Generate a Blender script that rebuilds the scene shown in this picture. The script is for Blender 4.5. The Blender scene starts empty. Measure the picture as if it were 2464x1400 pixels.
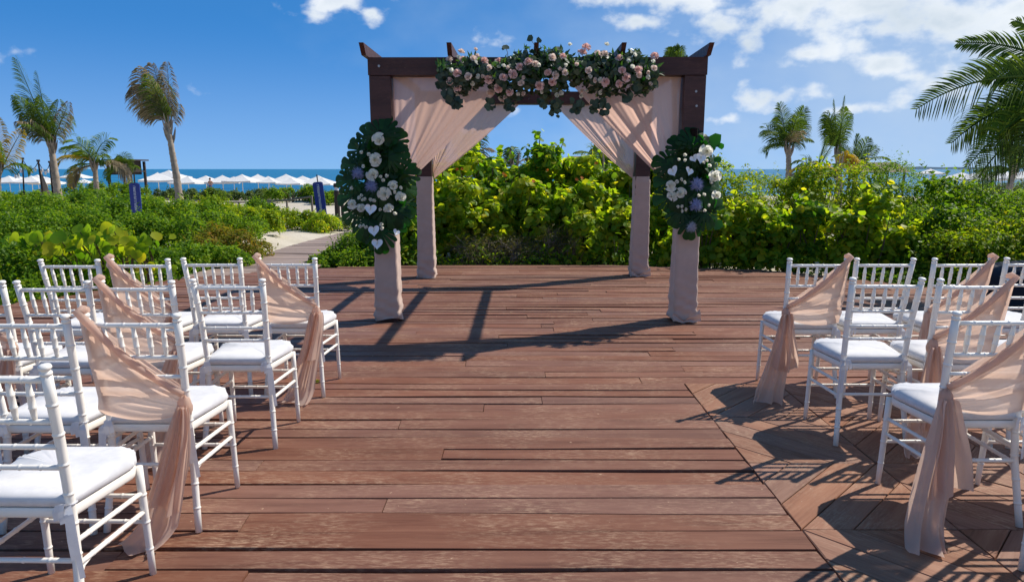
import bpy, math, random
import numpy as np
from mathutils import Vector, Matrix, noise as mnoise

random.seed(7)
RNG = np.random.default_rng(7)
D = bpy.data
SC = bpy.context.scene
COL = SC.collection

# ------------------------------------------------------------------ camera
H, F = 1.475, 1642.0                       # eye height (m), focal length in photo pixels (2464 wide)
PITCH = math.atan(293 / F)
cam_d = D.cameras.new('camera')
cam_d.sensor_width = 36.0
cam_d.lens = 36.0 * F / 2464
cam_d.clip_start = 0.05
cam_d.clip_end = 60000
cam = D.objects.new('camera', cam_d)
COL.objects.link(cam)
cam.location = (0, 0, H)
cam.rotation_euler = (math.radians(90) - PITCH, 0, 0)
SC.camera = cam
CP, SP = math.cos(PITCH), math.sin(PITCH)


def ray(u, v):
    x, z = (u - 1232) / F, (700 - v) / F
    return x, CP + z * SP, -SP + z * CP


def at(u, v, Y):
    """the point of the place seen at photo pixel (u, v) at distance Y"""
    x, y, w = ray(u, v)
    t = Y / y
    return Vector((x * t, Y, H + w * t))


def on(u, v, z=0.0):
    x, y, w = ray(u, v)
    t = (z - H) / w
    return Vector((x * t, y * t, z))


# ------------------------------------------------------------------ world, sun, exposure
SUN_EL, SUN_AZ = math.radians(46.3), math.radians(61.2)      # azimuth from +Y towards +X
SKY_STRENGTH = 0.15
world = D.worlds.new('World')
SC.world = world
world.use_nodes = True


def build_world():
    nt = world.node_tree
    nt.nodes.clear()
    N, Lk = nt.nodes.new, nt.links.new

    def math_(op, a, b=None, c=None):
        n = N('ShaderNodeMath'); n.operation = op
        for i, v in enumerate((a, b, c)):
            if v is None: continue
            if isinstance(v, (int, float)): n.inputs[i].default_value = v
            else: Lk(v, n.inputs[i])
        return n.outputs[0]
    out = N('ShaderNodeOutputWorld')
    sky = N('ShaderNodeTexSky'); sky.sky_type = 'NISHITA'; sky.sun_disc = False
    sky.sun_elevation = SUN_EL; sky.sun_rotation = SUN_AZ
    sky.altitude = 2000; sky.air_density = 0.4; sky.dust_density = 0.3; sky.ozone_density = 6.0
    hsv = N('ShaderNodeHueSaturation'); hsv.inputs['Saturation'].default_value = 1.10
    wb = N('ShaderNodeMix'); wb.data_type = 'RGBA'; wb.blend_type = 'MULTIPLY'; wb.inputs['Factor'].default_value = 1
    gm = N('ShaderNodeGamma'); gm.inputs['Gamma'].default_value = .36      # the phone's soft tone curve on the sky
    Lk(sky.outputs[0], gm.inputs['Color'])
    Lk(gm.outputs[0], wb.inputs['A']); wb.inputs['B'].default_value = (.57, 1.20, 2.02, 1)
    Lk(wb.outputs['Result'], hsv.inputs['Color'])
    bg = N('ShaderNodeBackground'); bg.inputs['Strength'].default_value = SKY_STRENGTH
    Lk(hsv.outputs[0], bg.inputs['Color'])
    # clouds: drifting cumulus, given by direction (azimuth, elevation)
    tc = N('ShaderNodeTexCoord')
    sep = N('ShaderNodeSeparateXYZ'); Lk(tc.outputs['Generated'], sep.inputs[0])
    az = math_('ARCTAN2', sep.outputs[0], sep.outputs[1])
    el = math_('ARCSINE', sep.outputs[2])
    cmb = N('ShaderNodeCombineXYZ'); Lk(az, cmb.inputs[0]); Lk(el, cmb.inputs[1])
    wn = N('ShaderNodeTexNoise'); wn.inputs['Scale'].default_value = 16; wn.inputs['Detail'].default_value = 4
    Lk(tc.outputs['Generated'], wn.inputs['Vector'])
    ws = N('ShaderNodeVectorMath'); ws.operation = 'MULTIPLY_ADD'
    Lk(wn.outputs['Color'], ws.inputs[0]); ws.inputs[1].default_value = (.05, .03, 0)
    Lk(cmb.outputs[0], ws.inputs[2])
    off = N('ShaderNodeVectorMath'); off.operation = 'SUBTRACT'
    Lk(ws.outputs[0], off.inputs[0]); off.inputs[1].default_value = (.025, .015, 0)
    q = off.outputs[0]
    blobs = [(815, 5, 135, 34, 1), (900, 30, 62, 30, .9), (770, 40, 60, 26, .45), (1178, 100, 62, 30, .62),
             (1650, -20, 260, 55, 1), (1530, 42, 105, 30, .85), (1740, 72, 105, 42, .95), (1800, 105, 45, 45, .5), (1930, 10, 230, 55, 1),
             (2120, 20, 260, 70, 1), (2320, 40, 260, 72, 1.1), (2120, 72, 170, 32, .8), (1963, 118, 64, 32, .9),
             (2080, 112, 60, 26, .5), (2130, 152, 88, 36, .9), (2205, 178, 55, 20, .6), (1925, 155, 60, 24, .32),
             (2275, 208, 110, 40, .8), (2370, 200, 80, 34, .7), (2195, 232, 60, 22, .45), (2430, 120, 120, 45, .8),
             (1850, 228, 100, 32, .72), (1940, 230, 70, 30, .68), (1745, 288, 55, 18, .68), (2080, 268, 75, 16, .55),
             (1235, 272, 45, 18, .4), (515, 228, 45, 12, .33), (5, 128, 30, 18, .3), (1440, 345, 0.1, 0.1, 0)]
    items = []
    for u, v, ru, rv, s in blobs:
        if s <= 0: continue
        x, y, w = ray(u, v)
        k = math.sqrt(x * x + y * y + w * w)
        items.append((math.atan2(x, y), math.asin(w / k), ru / F, rv / F, s))
    r2 = random.Random(5)
    for i in range(30):                       # cumulus goes on all round unseen, made denser and bigger for white fill light
        a = r2.uniform(.85, 5.4)
        e = r2.uniform(.12, .75)
        a = a if a < math.pi else a - 2 * math.pi
        items.append((a, e, r2.uniform(.1, .32) / math.cos(e), r2.uniform(.035, .10), r2.uniform(.8, 1.1)))
    for i in range(9):
        e = r2.uniform(.5, .95)
        items.append((r2.uniform(-.8, .95), e, r2.uniform(.1, .26) / math.cos(e), r2.uniform(.04, .09), r2.uniform(.7, 1)))
    acc = None
    for a0, e0, ra, re, s in items:
        m = N('ShaderNodeVectorMath'); m.operation = 'MULTIPLY_ADD'
        Lk(q, m.inputs[0]); m.inputs[1].default_value = (1 / ra, 1 / re, 0); m.inputs[2].default_value = (-a0 / ra, -e0 / re, 0)
        ln = N('ShaderNodeVectorMath'); ln.operation = 'LENGTH'; Lk(m.outputs[0], ln.inputs[0])
        f = math_('MULTIPLY_ADD', ln.outputs['Value'], -s, s)
        acc = f if acc is None else math_('MAXIMUM', acc, f)
    n1 = N('ShaderNodeTexNoise'); n1.inputs['Scale'].default_value = 24; n1.inputs['Detail'].default_value = 9
    n1.inputs['Roughness'].default_value = .52
    mp = N('ShaderNodeMapping'); mp.inputs['Scale'].default_value = (1, 1, 1.5)
    Lk(tc.outputs['Generated'], mp.inputs[0]); Lk(mp.outputs[0], n1.inputs['Vector'])
    dens = math_('ADD', math_('MULTIPLY_ADD', n1.outputs['Fac'], 2.3, -1.25), math_('MAXIMUM', acc, -1.0))
    al = N('ShaderNodeMapRange'); al.interpolation_type = 'SMOOTHSTEP'
    al.inputs['From Min'].default_value = -.02; al.inputs['From Max'].default_value = .72
    al.inputs['To Max'].default_value = .94
    Lk(dens, al.inputs['Value'])
    sh = N('ShaderNodeMapRange'); sh.inputs['From Min'].default_value = .25; sh.inputs['From Max'].default_value = 1.25
    n2 = N('ShaderNodeTexNoise'); n2.inputs['Scale'].default_value = 9; n2.inputs['Detail'].default_value = 5
    Lk(mp.outputs[0], n2.inputs['Vector'])
    Lk(math_('MULTIPLY_ADD', n2.outputs['Fac'], 1.6, math_('MULTIPLY_ADD', dens, .55, -.55)), sh.inputs['Value'])
    cr = N('ShaderNodeMix'); cr.data_type = 'RGBA'
    cr.inputs['A'].default_value = (.68, .71, .74, 1); cr.inputs['B'].default_value = (.36, .44, .52, 1)
    Lk(sh.outputs[0], cr.inputs['Factor'])
    # thin milky veil of high cloud on the sunny side
    vm = N('ShaderNodeVectorMath'); vm.operation = 'MULTIPLY_ADD'
    Lk(q, vm.inputs[0]); vm.inputs[1].default_value = (1 / 1.15, 1 / .36, 0); vm.inputs[2].default_value = (-1.0 / 1.15, -.06 / .36, 0)
    vl = N('ShaderNodeVectorMath'); vl.operation = 'LENGTH'; Lk(vm.outputs[0], vl.inputs[0])
    vr = N('ShaderNodeMapRange'); vr.interpolation_type = 'SMOOTHSTEP'
    vr.inputs['From Min'].default_value = 1.25; vr.inputs['From Max'].default_value = .1; vr.inputs['To Max'].default_value = .85
    Lk(math_('ADD', vl.outputs['Value'], math_('MULTIPLY_ADD', n2.outputs['Fac'], .5, -.25)), vr.inputs['Value'])
    bgv = N('ShaderNodeBackground'); bgv.inputs['Color'].default_value = (.40, .49, .60, 1)
    hz = N('ShaderNodeMapRange'); hz.interpolation_type = 'SMOOTHSTEP'      # sea haze low over the horizon
    hz.inputs['From Min'].default_value = .20; hz.inputs['From Max'].default_value = -.03; hz.inputs['To Max'].default_value = .30
    Lk(el, hz.inputs['Value'])
    mv = N('ShaderNodeMixShader'); Lk(math_('MAXIMUM', vr.outputs[0], hz.outputs[0]), mv.inputs[0]); Lk(bg.outputs[0], mv.inputs[1]); Lk(bgv.outputs[0], mv.inputs[2])
    bgc = N('ShaderNodeBackground'); Lk(cr.outputs['Result'], bgc.inputs['Color']); bgc.inputs['Strength'].default_value = 1.0
    mx = N('ShaderNodeMixShader')
    Lk(al.outputs[0], mx.inputs[0]); Lk(mv.outputs[0], mx.inputs[1]); Lk(bgc.outputs[0], mx.inputs[2])
    Lk(mx.outputs[0], out.inputs[0])


build_world()
sun_d = D.lights.new('sun', 'SUN')
sun_d.energy = 4.0
sun_d.angle = math.radians(0.53)
sun_d.color = (1.0, .95, .87)
sun = D.objects.new('sun', sun_d)
COL.objects.link(sun)
sdir = Vector((math.sin(SUN_AZ) * math.cos(SUN_EL), math.cos(SUN_AZ) * math.cos(SUN_EL), math.sin(SUN_EL)))
sun.rotation_euler = sdir.to_track_quat('Z', 'Y').to_euler()
sun.location = (20, 10, 25)
SC.view_settings.view_transform = 'Standard'
SC.view_settings.look = 'None'
SC.view_settings.gamma = 1
SC.view_settings.exposure = 0.5
SC.view_settings.use_curve_mapping = False
SC.render.engine = 'CYCLES'
SC.cycles.max_bounces = 8
SC.cycles.transparent_max_bounces = 12


# ------------------------------------------------------------------ materials
class NT:
    def __init__(s, name):
        s.m = D.materials.new(name); s.m.use_nodes = True
        s.t = s.m.node_tree; s.t.nodes.clear()
        s.out = s.n('ShaderNodeOutputMaterial')

    def n(s, kind, **kw):
        nd = s.t.nodes.new(kind)
        for k, v in kw.items(): setattr(nd, k, v)
        return nd

    def l(s, a, b): s.t.links.new(a, b)

    def ramp(s, fac, stops, interp='LINEAR'):
        r = s.n('ShaderNodeValToRGB'); e = r.color_ramp; e.interpolation = interp
        while len(e.elements) < len(stops): e.elements.new(.5)
        for el, (p, c) in zip(e.elements, stops):
            el.position = p; el.color = (*c, 1) if len(c) == 3 else c
        s.l(fac, r.inputs[0])
        return r.outputs[0]

    def noise(s, vec, scale, detail=4, rough=.5, out='Fac'):
        n = s.n('ShaderNodeTexNoise'); n.inputs['Scale'].default_value = scale
        n.inputs['Detail'].default_value = detail; n.inputs['Roughness'].default_value = rough
        if vec is not None: s.l(vec, n.inputs['Vector'])
        return n.outputs[out]

    def mix(s, f, a, b, blend='MIX'):
        m = s.n('ShaderNodeMix', data_type='RGBA', blend_type=blend)
        for i, v in (('Factor', f), ('A', a), ('B', b)):
            if isinstance(v, (int, float)): m.inputs[i].default_value = v
            elif isinstance(v, tuple): m.inputs[i].default_value = (*v, 1)
            else: s.l(v, m.inputs[i])
        return m.outputs['Result']

    def mapped(s, src, scale=(1, 1, 1), loc=None):
        mp = s.n('ShaderNodeMapping'); mp.inputs['Scale'].default_value = scale
        s.l(src, mp.inputs[0])
        if loc is not None: s.l(loc, mp.inputs['Location'])
        return mp.outputs[0]

    def bump(s, h, strength=.3, dist=.01):
        b = s.n('ShaderNodeBump'); b.inputs['Strength'].default_value = strength; b.inputs['Distance'].default_value = dist
        s.l(h, b.inputs['Height'])
        return b.outputs[0]

    def pbsdf(s, color, rough=.5, spec=.5, normal=None, metal=0, sheen=0):
        p = s.n('ShaderNodeBsdfPrincipled')
        if isinstance(color, tuple): p.inputs['Base Color'].default_value = (*color, 1)
        else: s.l(color, p.inputs['Base Color'])
        if isinstance(rough, (int, float)): p.inputs['Roughness'].default_value = rough
        else: s.l(rough, p.inputs['Roughness'])
        p.inputs['Specular IOR Level'].default_value = spec
        p.inputs['Metallic'].default_value = metal
        p.inputs['Sheen Weight'].default_value = sheen
        if normal is not None: s.l(normal, p.inputs['Normal'])
        return p.outputs[0]

    def done(s, shader):
        s.l(shader, s.out.inputs[0])
        return s.m


def m_wood(name, dark, mid, light, pale, rough=.5, spec=.42):
    k = NT(name)
    tc = k.n('ShaderNodeTexCoord'); oi = k.n('ShaderNodeObjectInfo')
    sc = k.n('ShaderNodeVectorMath', operation='SCALE'); sc.inputs[0].default_value = (37, 91, 53)
    k.l(oi.outputs['Random'], sc.inputs['Scale'])
    v1 = k.mapped(tc.outputs['Object'], (1.1, 13, 13), sc.outputs[0])
    v2 = k.mapped(tc.outputs['Object'], (5, 90, 40), sc.outputs[0])
    v3 = k.mapped(tc.outputs['Object'], (1, 1, 1), sc.outputs[0])
    g1 = k.noise(v1, 1.4, 5, .6)
    g2 = k.noise(v2, 1.0, 4, .6)
    c = k.ramp(g1, [(.25, dark), (.5, mid), (.78, light)])
    c = k.mix(k.ramp(g2, [(.35, (0, 0, 0)), (.75, (.55, .55, .55))]), c, light)
    hs = k.n('ShaderNodeHueSaturation')
    mr = k.n('ShaderNodeMapRange'); mr.inputs['To Min'].default_value = .88; mr.inputs['To Max'].default_value = 1.13
    k.l(oi.outputs['Random'], mr.inputs['Value']); k.l(mr.outputs[0], hs.inputs['Value'])
    wn = k.n('ShaderNodeTexWhiteNoise', noise_dimensions='1D'); k.l(oi.outputs['Random'], wn.inputs['W'])
    mr2 = k.n('ShaderNodeMapRange'); mr2.inputs['To Min'].default_value = .92; mr2.inputs['To Max'].default_value = 1.12
    k.l(wn.outputs['Value'], mr2.inputs['Value']); k.l(mr2.outputs[0], hs.inputs['Saturation'])
    k.l(c, hs.inputs['Color'])
    # worn, sun-bleached patches and short pale scuffs
    worn = k.ramp(k.noise(v3, 2.2, 6, .62), [(.42, (0, 0, 0)), (.68, (.75, .75, .75))])
    fine = k.ramp(k.noise(k.mapped(tc.outputs['Object'], (14, 60, 40), sc.outputs[0]), 1.6, 5, .7), [(.46, (0, 0, 0)), (.66, (1, 1, 1))])
    f = k.n('ShaderNodeMath', operation='MULTIPLY'); k.l(worn, f.inputs[0]); k.l(fine, f.inputs[1])
    c2 = k.mix(f.outputs[0], hs.outputs[0], pale)
    spots = k.ramp(k.noise(v3, 34, 2, .5), [(.735, (0, 0, 0)), (.775, (.7, .7, .7))])
    c2 = k.mix(spots, c2, pale)
    b = k.bump(g2, .35, .003)
    return k.done(k.pbsdf(c2, k.ramp(g1, [(.2, (rough + .1,) * 3), (.8, (rough - .08,) * 3)]), spec, b))


def m_plain(name, col, rough=.5, spec=.5, var=.08, scale=8, bump=0, metal=0):
    k = NT(name)
    tc = k.n('ShaderNodeTexCoord')
    n = k.noise(tc.outputs['Object'], scale, 5, .6)
    lo = tuple(x * (1 - var) for x in col); hi = tuple(min(1, x * (1 + var)) for x in col)
    c = k.ramp(n, [(.3, lo), (.7, hi)])
    return k.done(k.pbsdf(c, rough, spec, k.bump(n, bump, .01) if bump else None, metal))


def m_leaf(name, stops, trans=.4, rough=.5, spec=.25, tint=(1.62, 1.5, .5)):
    """leaf colour from a per-leaf random number; light passes through the blade"""
    k = NT(name)
    g = k.n('ShaderNodeNewGeometry')
    oi = k.n('ShaderNodeObjectInfo')
    ad = k.n('ShaderNodeMath', operation='ADD'); k.l(g.outputs['Random Per Island'], ad.inputs[0]); k.l(oi.outputs['Random'], ad.inputs[1])
    fr = k.n('ShaderNodeMath', operation='FRACT'); k.l(ad.outputs[0], fr.inputs[0])
    c = k.ramp(fr.outputs[0], stops)
    tc = k.n('ShaderNodeTexCoord')
    c = k.mix(k.ramp(k.noise(tc.outputs['Object'], 1.3, 3), [(.35, (.0, .0, .0)), (.65, (.5, .5, .5))]), c, k.mix(1.0, c, (1.35, 1.22, .6), 'MULTIPLY'))
    p = k.pbsdf(c, rough, spec)
    t = k.n('ShaderNodeBsdfTranslucent')
    k.l(k.mix(1.0, c, tint, 'MULTIPLY'), t.inputs[0])
    m = k.n('ShaderNodeMixShader'); m.inputs[0].default_value = trans
    k.l(p, m.inputs[1]); k.l(t.outputs[0], m.inputs[2])
    return k.done(m.outputs[0])


def m_cloth(name, col, trans=.4, transp=.08, scale=30, tcol=None):
    k = NT(name)
    tc = k.n('ShaderNodeTexCoord')
    n = k.noise(tc.outputs['Object'], scale, 4, .6)
    w = k.noise(k.mapped(tc.outputs['Object'], (600, 600, 600)), 1, 1)
    c = k.ramp(n, [(.3, tuple(x * .92 for x in col)), (.7, tuple(min(1, x * 1.06) for x in col))])
    p = k.pbsdf(c, .85, .2, k.bump(w, .15, .001), 0, .25)
    sh = p
    if trans:
        t = k.n('ShaderNodeBsdfTranslucent')
        if tcol: t.inputs[0].default_value = (*tcol, 1)
        else: k.l(c, t.inputs[0])
        m = k.n('ShaderNodeMixShader'); m.inputs[0].default_value = trans
        k.l(p, m.inputs[1]); k.l(t.outputs[0], m.inputs[2]); sh = m.outputs[0]
    if transp:
        tr = k.n('ShaderNodeBsdfTransparent')
        m = k.n('ShaderNodeMixShader'); m.inputs[0].default_value = transp
        k.l(sh, m.inputs[1]); k.l(tr.outputs[0], m.inputs[2]); sh = m.outputs[0]
    return k.done(sh)


def m_sand():
    k = NT('sand')
    g = k.n('ShaderNodeNewGeometry')
    n1 = k.noise(g.outputs['Position'], 1.2, 6, .6)
    n2 = k.noise(g.outputs['Position'], 60, 3, .6)
    c = k.ramp(n1, [(.3, (.46, .40, .31)), (.7, (.60, .53, .42))])
    c = k.mix(k.ramp(k.noise(g.outputs['Position'], 14, 4, .6), [(.6, (0, 0, 0)), (.72, (.6, .6, .6))]), c, (.26, .21, .13))
    return k.done(k.pbsdf(c, .9, .2, k.bump(n2, .5, .02)))


def m_sea():
    k = NT('sea_water')
    g = k.n('ShaderNodeNewGeometry')
    v = k.mapped(g.outputs['Position'], (.012, .05, 1))
    n = k.noise(v, 1.0, 5, .6)
    c = k.ramp(n, [(.3, (.008, .10, .205)), (.55, (.014, .155, .28)), (.75, (.035, .25, .34))])
    w = k.noise(k.mapped(g.outputs['Position'], (.25, .6, 1)), 1.0, 6, .65)
    return k.done(k.pbsdf(c, .35, .22, k.bump(w, 1.0, .5)))


M = {}
M['deck'] = m_wood('deck_wood', (.100, .042, .028), (.168, .074, .049), (.235, .114, .075), (.46, .30, .19), .6, .20)
M['parquet'] = m_wood('parquet_wood', (.15, .068, .043), (.225, .108, .068), (.31, .165, .105), (.46, .32, .21), .6, .2)
M['walk'] = m_wood('boardwalk_wood', (.19, .135, .110), (.27, .195, .16), (.36, .27, .22), (.48, .39, .32), .7, .25)
M['pergola'] = m_wood('pergola_wood', (.030, .010, .008), (.048, .016, .012), (.075, .024, .017), (.11, .045, .032), .5, .4)
M['under'] = m_plain('gap_shade_and_foam', (.012, .008, .006), .9, .1)  # near-black: painted shade below the planks; also colours the flower foam
M['white'] = m_plain('white_paint', (.82, .77, .69), .38, .45, .03, 14, .05)
M['cushion'] = m_cloth('white_cushion_cloth', (.63, .615, .61), 0, 0, 22)
M['cushion'].node_tree.nodes['Bump'].inputs['Strength'].default_value = .12
M['ribbon'] = m_cloth('white_ribbon', (.72, .71, .72), .25, 0, 22)
M['blush'] = m_cloth('blush_chiffon', (.72, .54, .435), .56, .06, 9, (.88, .63, .49))
M['drape'] = m_cloth('blush_drape', (.68, .46, .365), .60, .06, 4, (.90, .58, .45))
M['wrap'] = m_cloth('blush_wrap', (.58, .425, .34), .1, 0, 7)
M['bolt'] = m_plain('galvanised_bolt', (.35, .34, .33), .4, .5, .1, 20, 0, .8)
M['sand'] = m_sand()
M['sea'] = m_sea()
M['grape'] = m_leaf('sea_grape_leaf', [(0, (0.064, 0.170, 0.014)), (.35, (0.128, 0.270, 0.020)), (.65, (0.227, 0.369, 0.026)), (.9, (0.369, 0.440, 0.031)), (1, (0.483, 0.454, 0.035))], 0.68, .5, .3)
M['grape_bright'] = m_leaf('sea_grape_leaf_bright', [(0, (0.130, 0.260, 0.018)), (.45, (0.234, 0.364, 0.023)), (.8, (0.377, 0.442, 0.031)), (1, (0.494, 0.455, 0.036))], 0.66, .5, .3)
M['bush'] = m_leaf('bush_leaf', [(0, (0.058, 0.138, 0.012)), (.4, (0.102, 0.210, 0.014)), (.75, (0.167, 0.290, 0.019)), (1, (0.290, 0.370, 0.029))], 0.52, .55, .18)
M['bushy'] = m_leaf('yellow_bush_leaf', [(0, (0.092, 0.185, 0.013)), (.4, (0.163, 0.270, 0.017)), (.75, (0.256, 0.355, 0.021)), (1, (0.412, 0.398, 0.028))], 0.55, .55, .18)
M['bush_dark'] = m_leaf('dark_bush_leaf', [(0, (.05, .125, .011)), (.5, (.10, .205, .015)), (.9, (.175, .30, .02)), (1, (.28, .36, .03))], .55, .5, .22)
M['bush_brown'] = m_leaf('brownish_bush_leaf', [(0, (.09, .12, .018)), (.4, (.15, .18, .02)), (.75, (.22, .19, .03)), (1, (.27, .16, .04))], .45, .6, .15)
M['dune'] = m_leaf('dune_leaf', [(0, (0.062, 0.112, 0.044)), (.5, (0.100, 0.163, 0.062)), (1, (0.175, 0.225, 0.094))], 0.35, .6)
M['drygrass'] = m_leaf('dry_scrub', [(0, (.06, .07, .02)), (.5, (.11, .12, .03)), (1, (.19, .16, .07))], .3, .6)
M['twig'] = m_plain('grey_twigs', (.22, .18, .145), .9, .2, .3, 4)
M['stem'] = m_plain('brown_stems', (.10, .075, .05), .9, .2, .3, 6)
M['palm'] = m_leaf('palm_leaflet', [(0, (0.036, 0.078, 0.017)), (.5, (0.066, 0.126, 0.022)), (1, (0.126, 0.192, 0.034))], 0.4, .6, .18)
M['palm_bright'] = m_leaf('palm_leaflet_bright', [(0, (.05, .12, .02)), (.5, (.10, .19, .025)), (1, (.20, .25, .035))], .42, .6, .2)
M['palm_yellow'] = m_leaf('palm_leaflet_yellow', [(0, (.22, .18, .02)), (.5, (.38, .28, .03)), (1, (.50, .36, .05))], .4, .5)
M['palm_dry'] = m_leaf('palm_leaflet_dry', [(0, (.13, .105, .065)), (.5, (.24, .195, .13)), (1, (.36, .30, .215))], .3, .7, .2, (1, 1, .9))
M['trunk'] = m_plain('palm_trunk', (.30, .245, .19), .9, .2, .35, 7, .6)
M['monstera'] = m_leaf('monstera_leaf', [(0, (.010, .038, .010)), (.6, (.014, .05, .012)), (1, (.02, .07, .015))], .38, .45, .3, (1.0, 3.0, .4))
M['eucalyptus'] = m_leaf('eucalyptus_leaf', [(0, (.026, .046, .032)), (.5, (.045, .072, .050)), (1, (.075, .105, .07))], .2, .5, .3, (1, 1.2, .8))
M['ruscus'] = m_leaf('ruscus_leaf', [(0, (0.021, 0.060, 0.017)), (.6, (0.045, 0.120, 0.024)), (1, (0.105, 0.225, 0.038))], 0.4, .35, .5)
M['rose_pink'] = m_cloth('pink_rose_petal', (.88, .58, .50), .42, 0, 60)
M['rose_peach'] = m_cloth('peach_rose_petal', (.90, .74, .63), .42, 0, 60)
M['rose_white'] = m_cloth('white_rose_petal', (.92, .90, .78), .5, 0, 60)
M['spathe'] = m_plain('white_anthurium', (.80, .79, .76), .3, .5, .03, 10)
M['spadix'] = m_plain('pale_spadix', (.72, .62, .40), .6, .3)
M['thistle'] = m_plain('blue_thistle', (.27, .30, .47), .7, .2, .2, 30)
M['thistle_grey'] = m_plain('grey_thistle', (.42, .42, .47), .7, .2, .2, 30)
M['canopy'] = m_cloth('white_canvas', (.72, .70, .66), .15, 0, 3)
M['navy'] = m_plain('royal_blue_panel', (.018, .035, .22), .5, .4, .1, 5)
M['lettering'] = m_plain('white_lettering', (.72, .72, .75), .6, .3)
M['cover'] = m_plain('dark_navy_cover', (.010, .012, .022), .7, .3, .2, 5)
M['darkwood'] = m_plain('dark_post_wood', (.035, .025, .02), .7, .3, .2, 9)
M['thatch'] = m_plain('thatch', (.28, .22, .16), .95, .1, .35, 12, .8)
M['skin'] = m_plain('skin', (.42, .22, .14), .6, .3)
M['cord'] = m_plain('dark_cord', (.02, .02, .02), .7, .3)
M['isle'] = m_plain('distant_shore', (.05, .10, .15), .9, .1, .1, .001)
M['orange'] = m_leaf('orange_leaf', [(0, (.45, .09, .012)), (1, (.55, .20, .02))], .4)
M['beige'] = m_cloth('beige_sail', (.46, .36, .27), .3, 0, 3)


# ------------------------------------------------------------------ mesh helpers
def mk(name, V, Fs, mat, smooth=False):
    me = D.meshes.new(name)
    V = np.asarray(V, dtype=np.float32).reshape(-1, 3)
    if isinstance(Fs, np.ndarray):
        n, k = Fs.shape
        me.vertices.add(len(V)); me.vertices.foreach_set('co', V.ravel())
        me.loops.add(n * k); me.loops.foreach_set('vertex_index', Fs.astype(np.int32).ravel())
        me.polygons.add(n); me.polygons.foreach_set('loop_start', np.arange(0, n * k, k, dtype=np.int32))
        me.update(calc_edges=True)
    else:
        me.from_pydata([tuple(map(float, v)) for v in V], [], [tuple(f) for f in Fs])
        me.update()
    if smooth:
        me.polygons.foreach_set('use_smooth', np.ones(len(me.polygons), dtype=bool))
    if mat is not None: me.materials.append(mat)
    return me


def ob(name, me, parent=None, loc=None, rot=None, scale=None, kind=None):
    o = D.objects.new(name, me)
    COL.objects.link(o)
    if parent is not None: o.parent = parent
    if loc is not None: o.location = loc
    if rot is not None: o.rotation_euler = rot
    if scale is not None: o.scale = (scale,) * 3 if isinstance(scale, (int, float)) else scale
    if kind: o['kind'] = kind
    return o


def tag(o, label, cat, group=None, kind=None):
    o['label'] = label; o['category'] = cat
    if group: o['group'] = group
    if kind: o['kind'] = kind
    return o


def thing(name, label, cat, loc=(0, 0, 0), rz=0, group=None):
    o = D.objects.new(name, None); COL.objects.link(o)
    o.empty_display_size = .1
    o.location = loc; o.rotation_euler = (0, 0, rz)
    return tag(o, label, cat, group)


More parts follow.
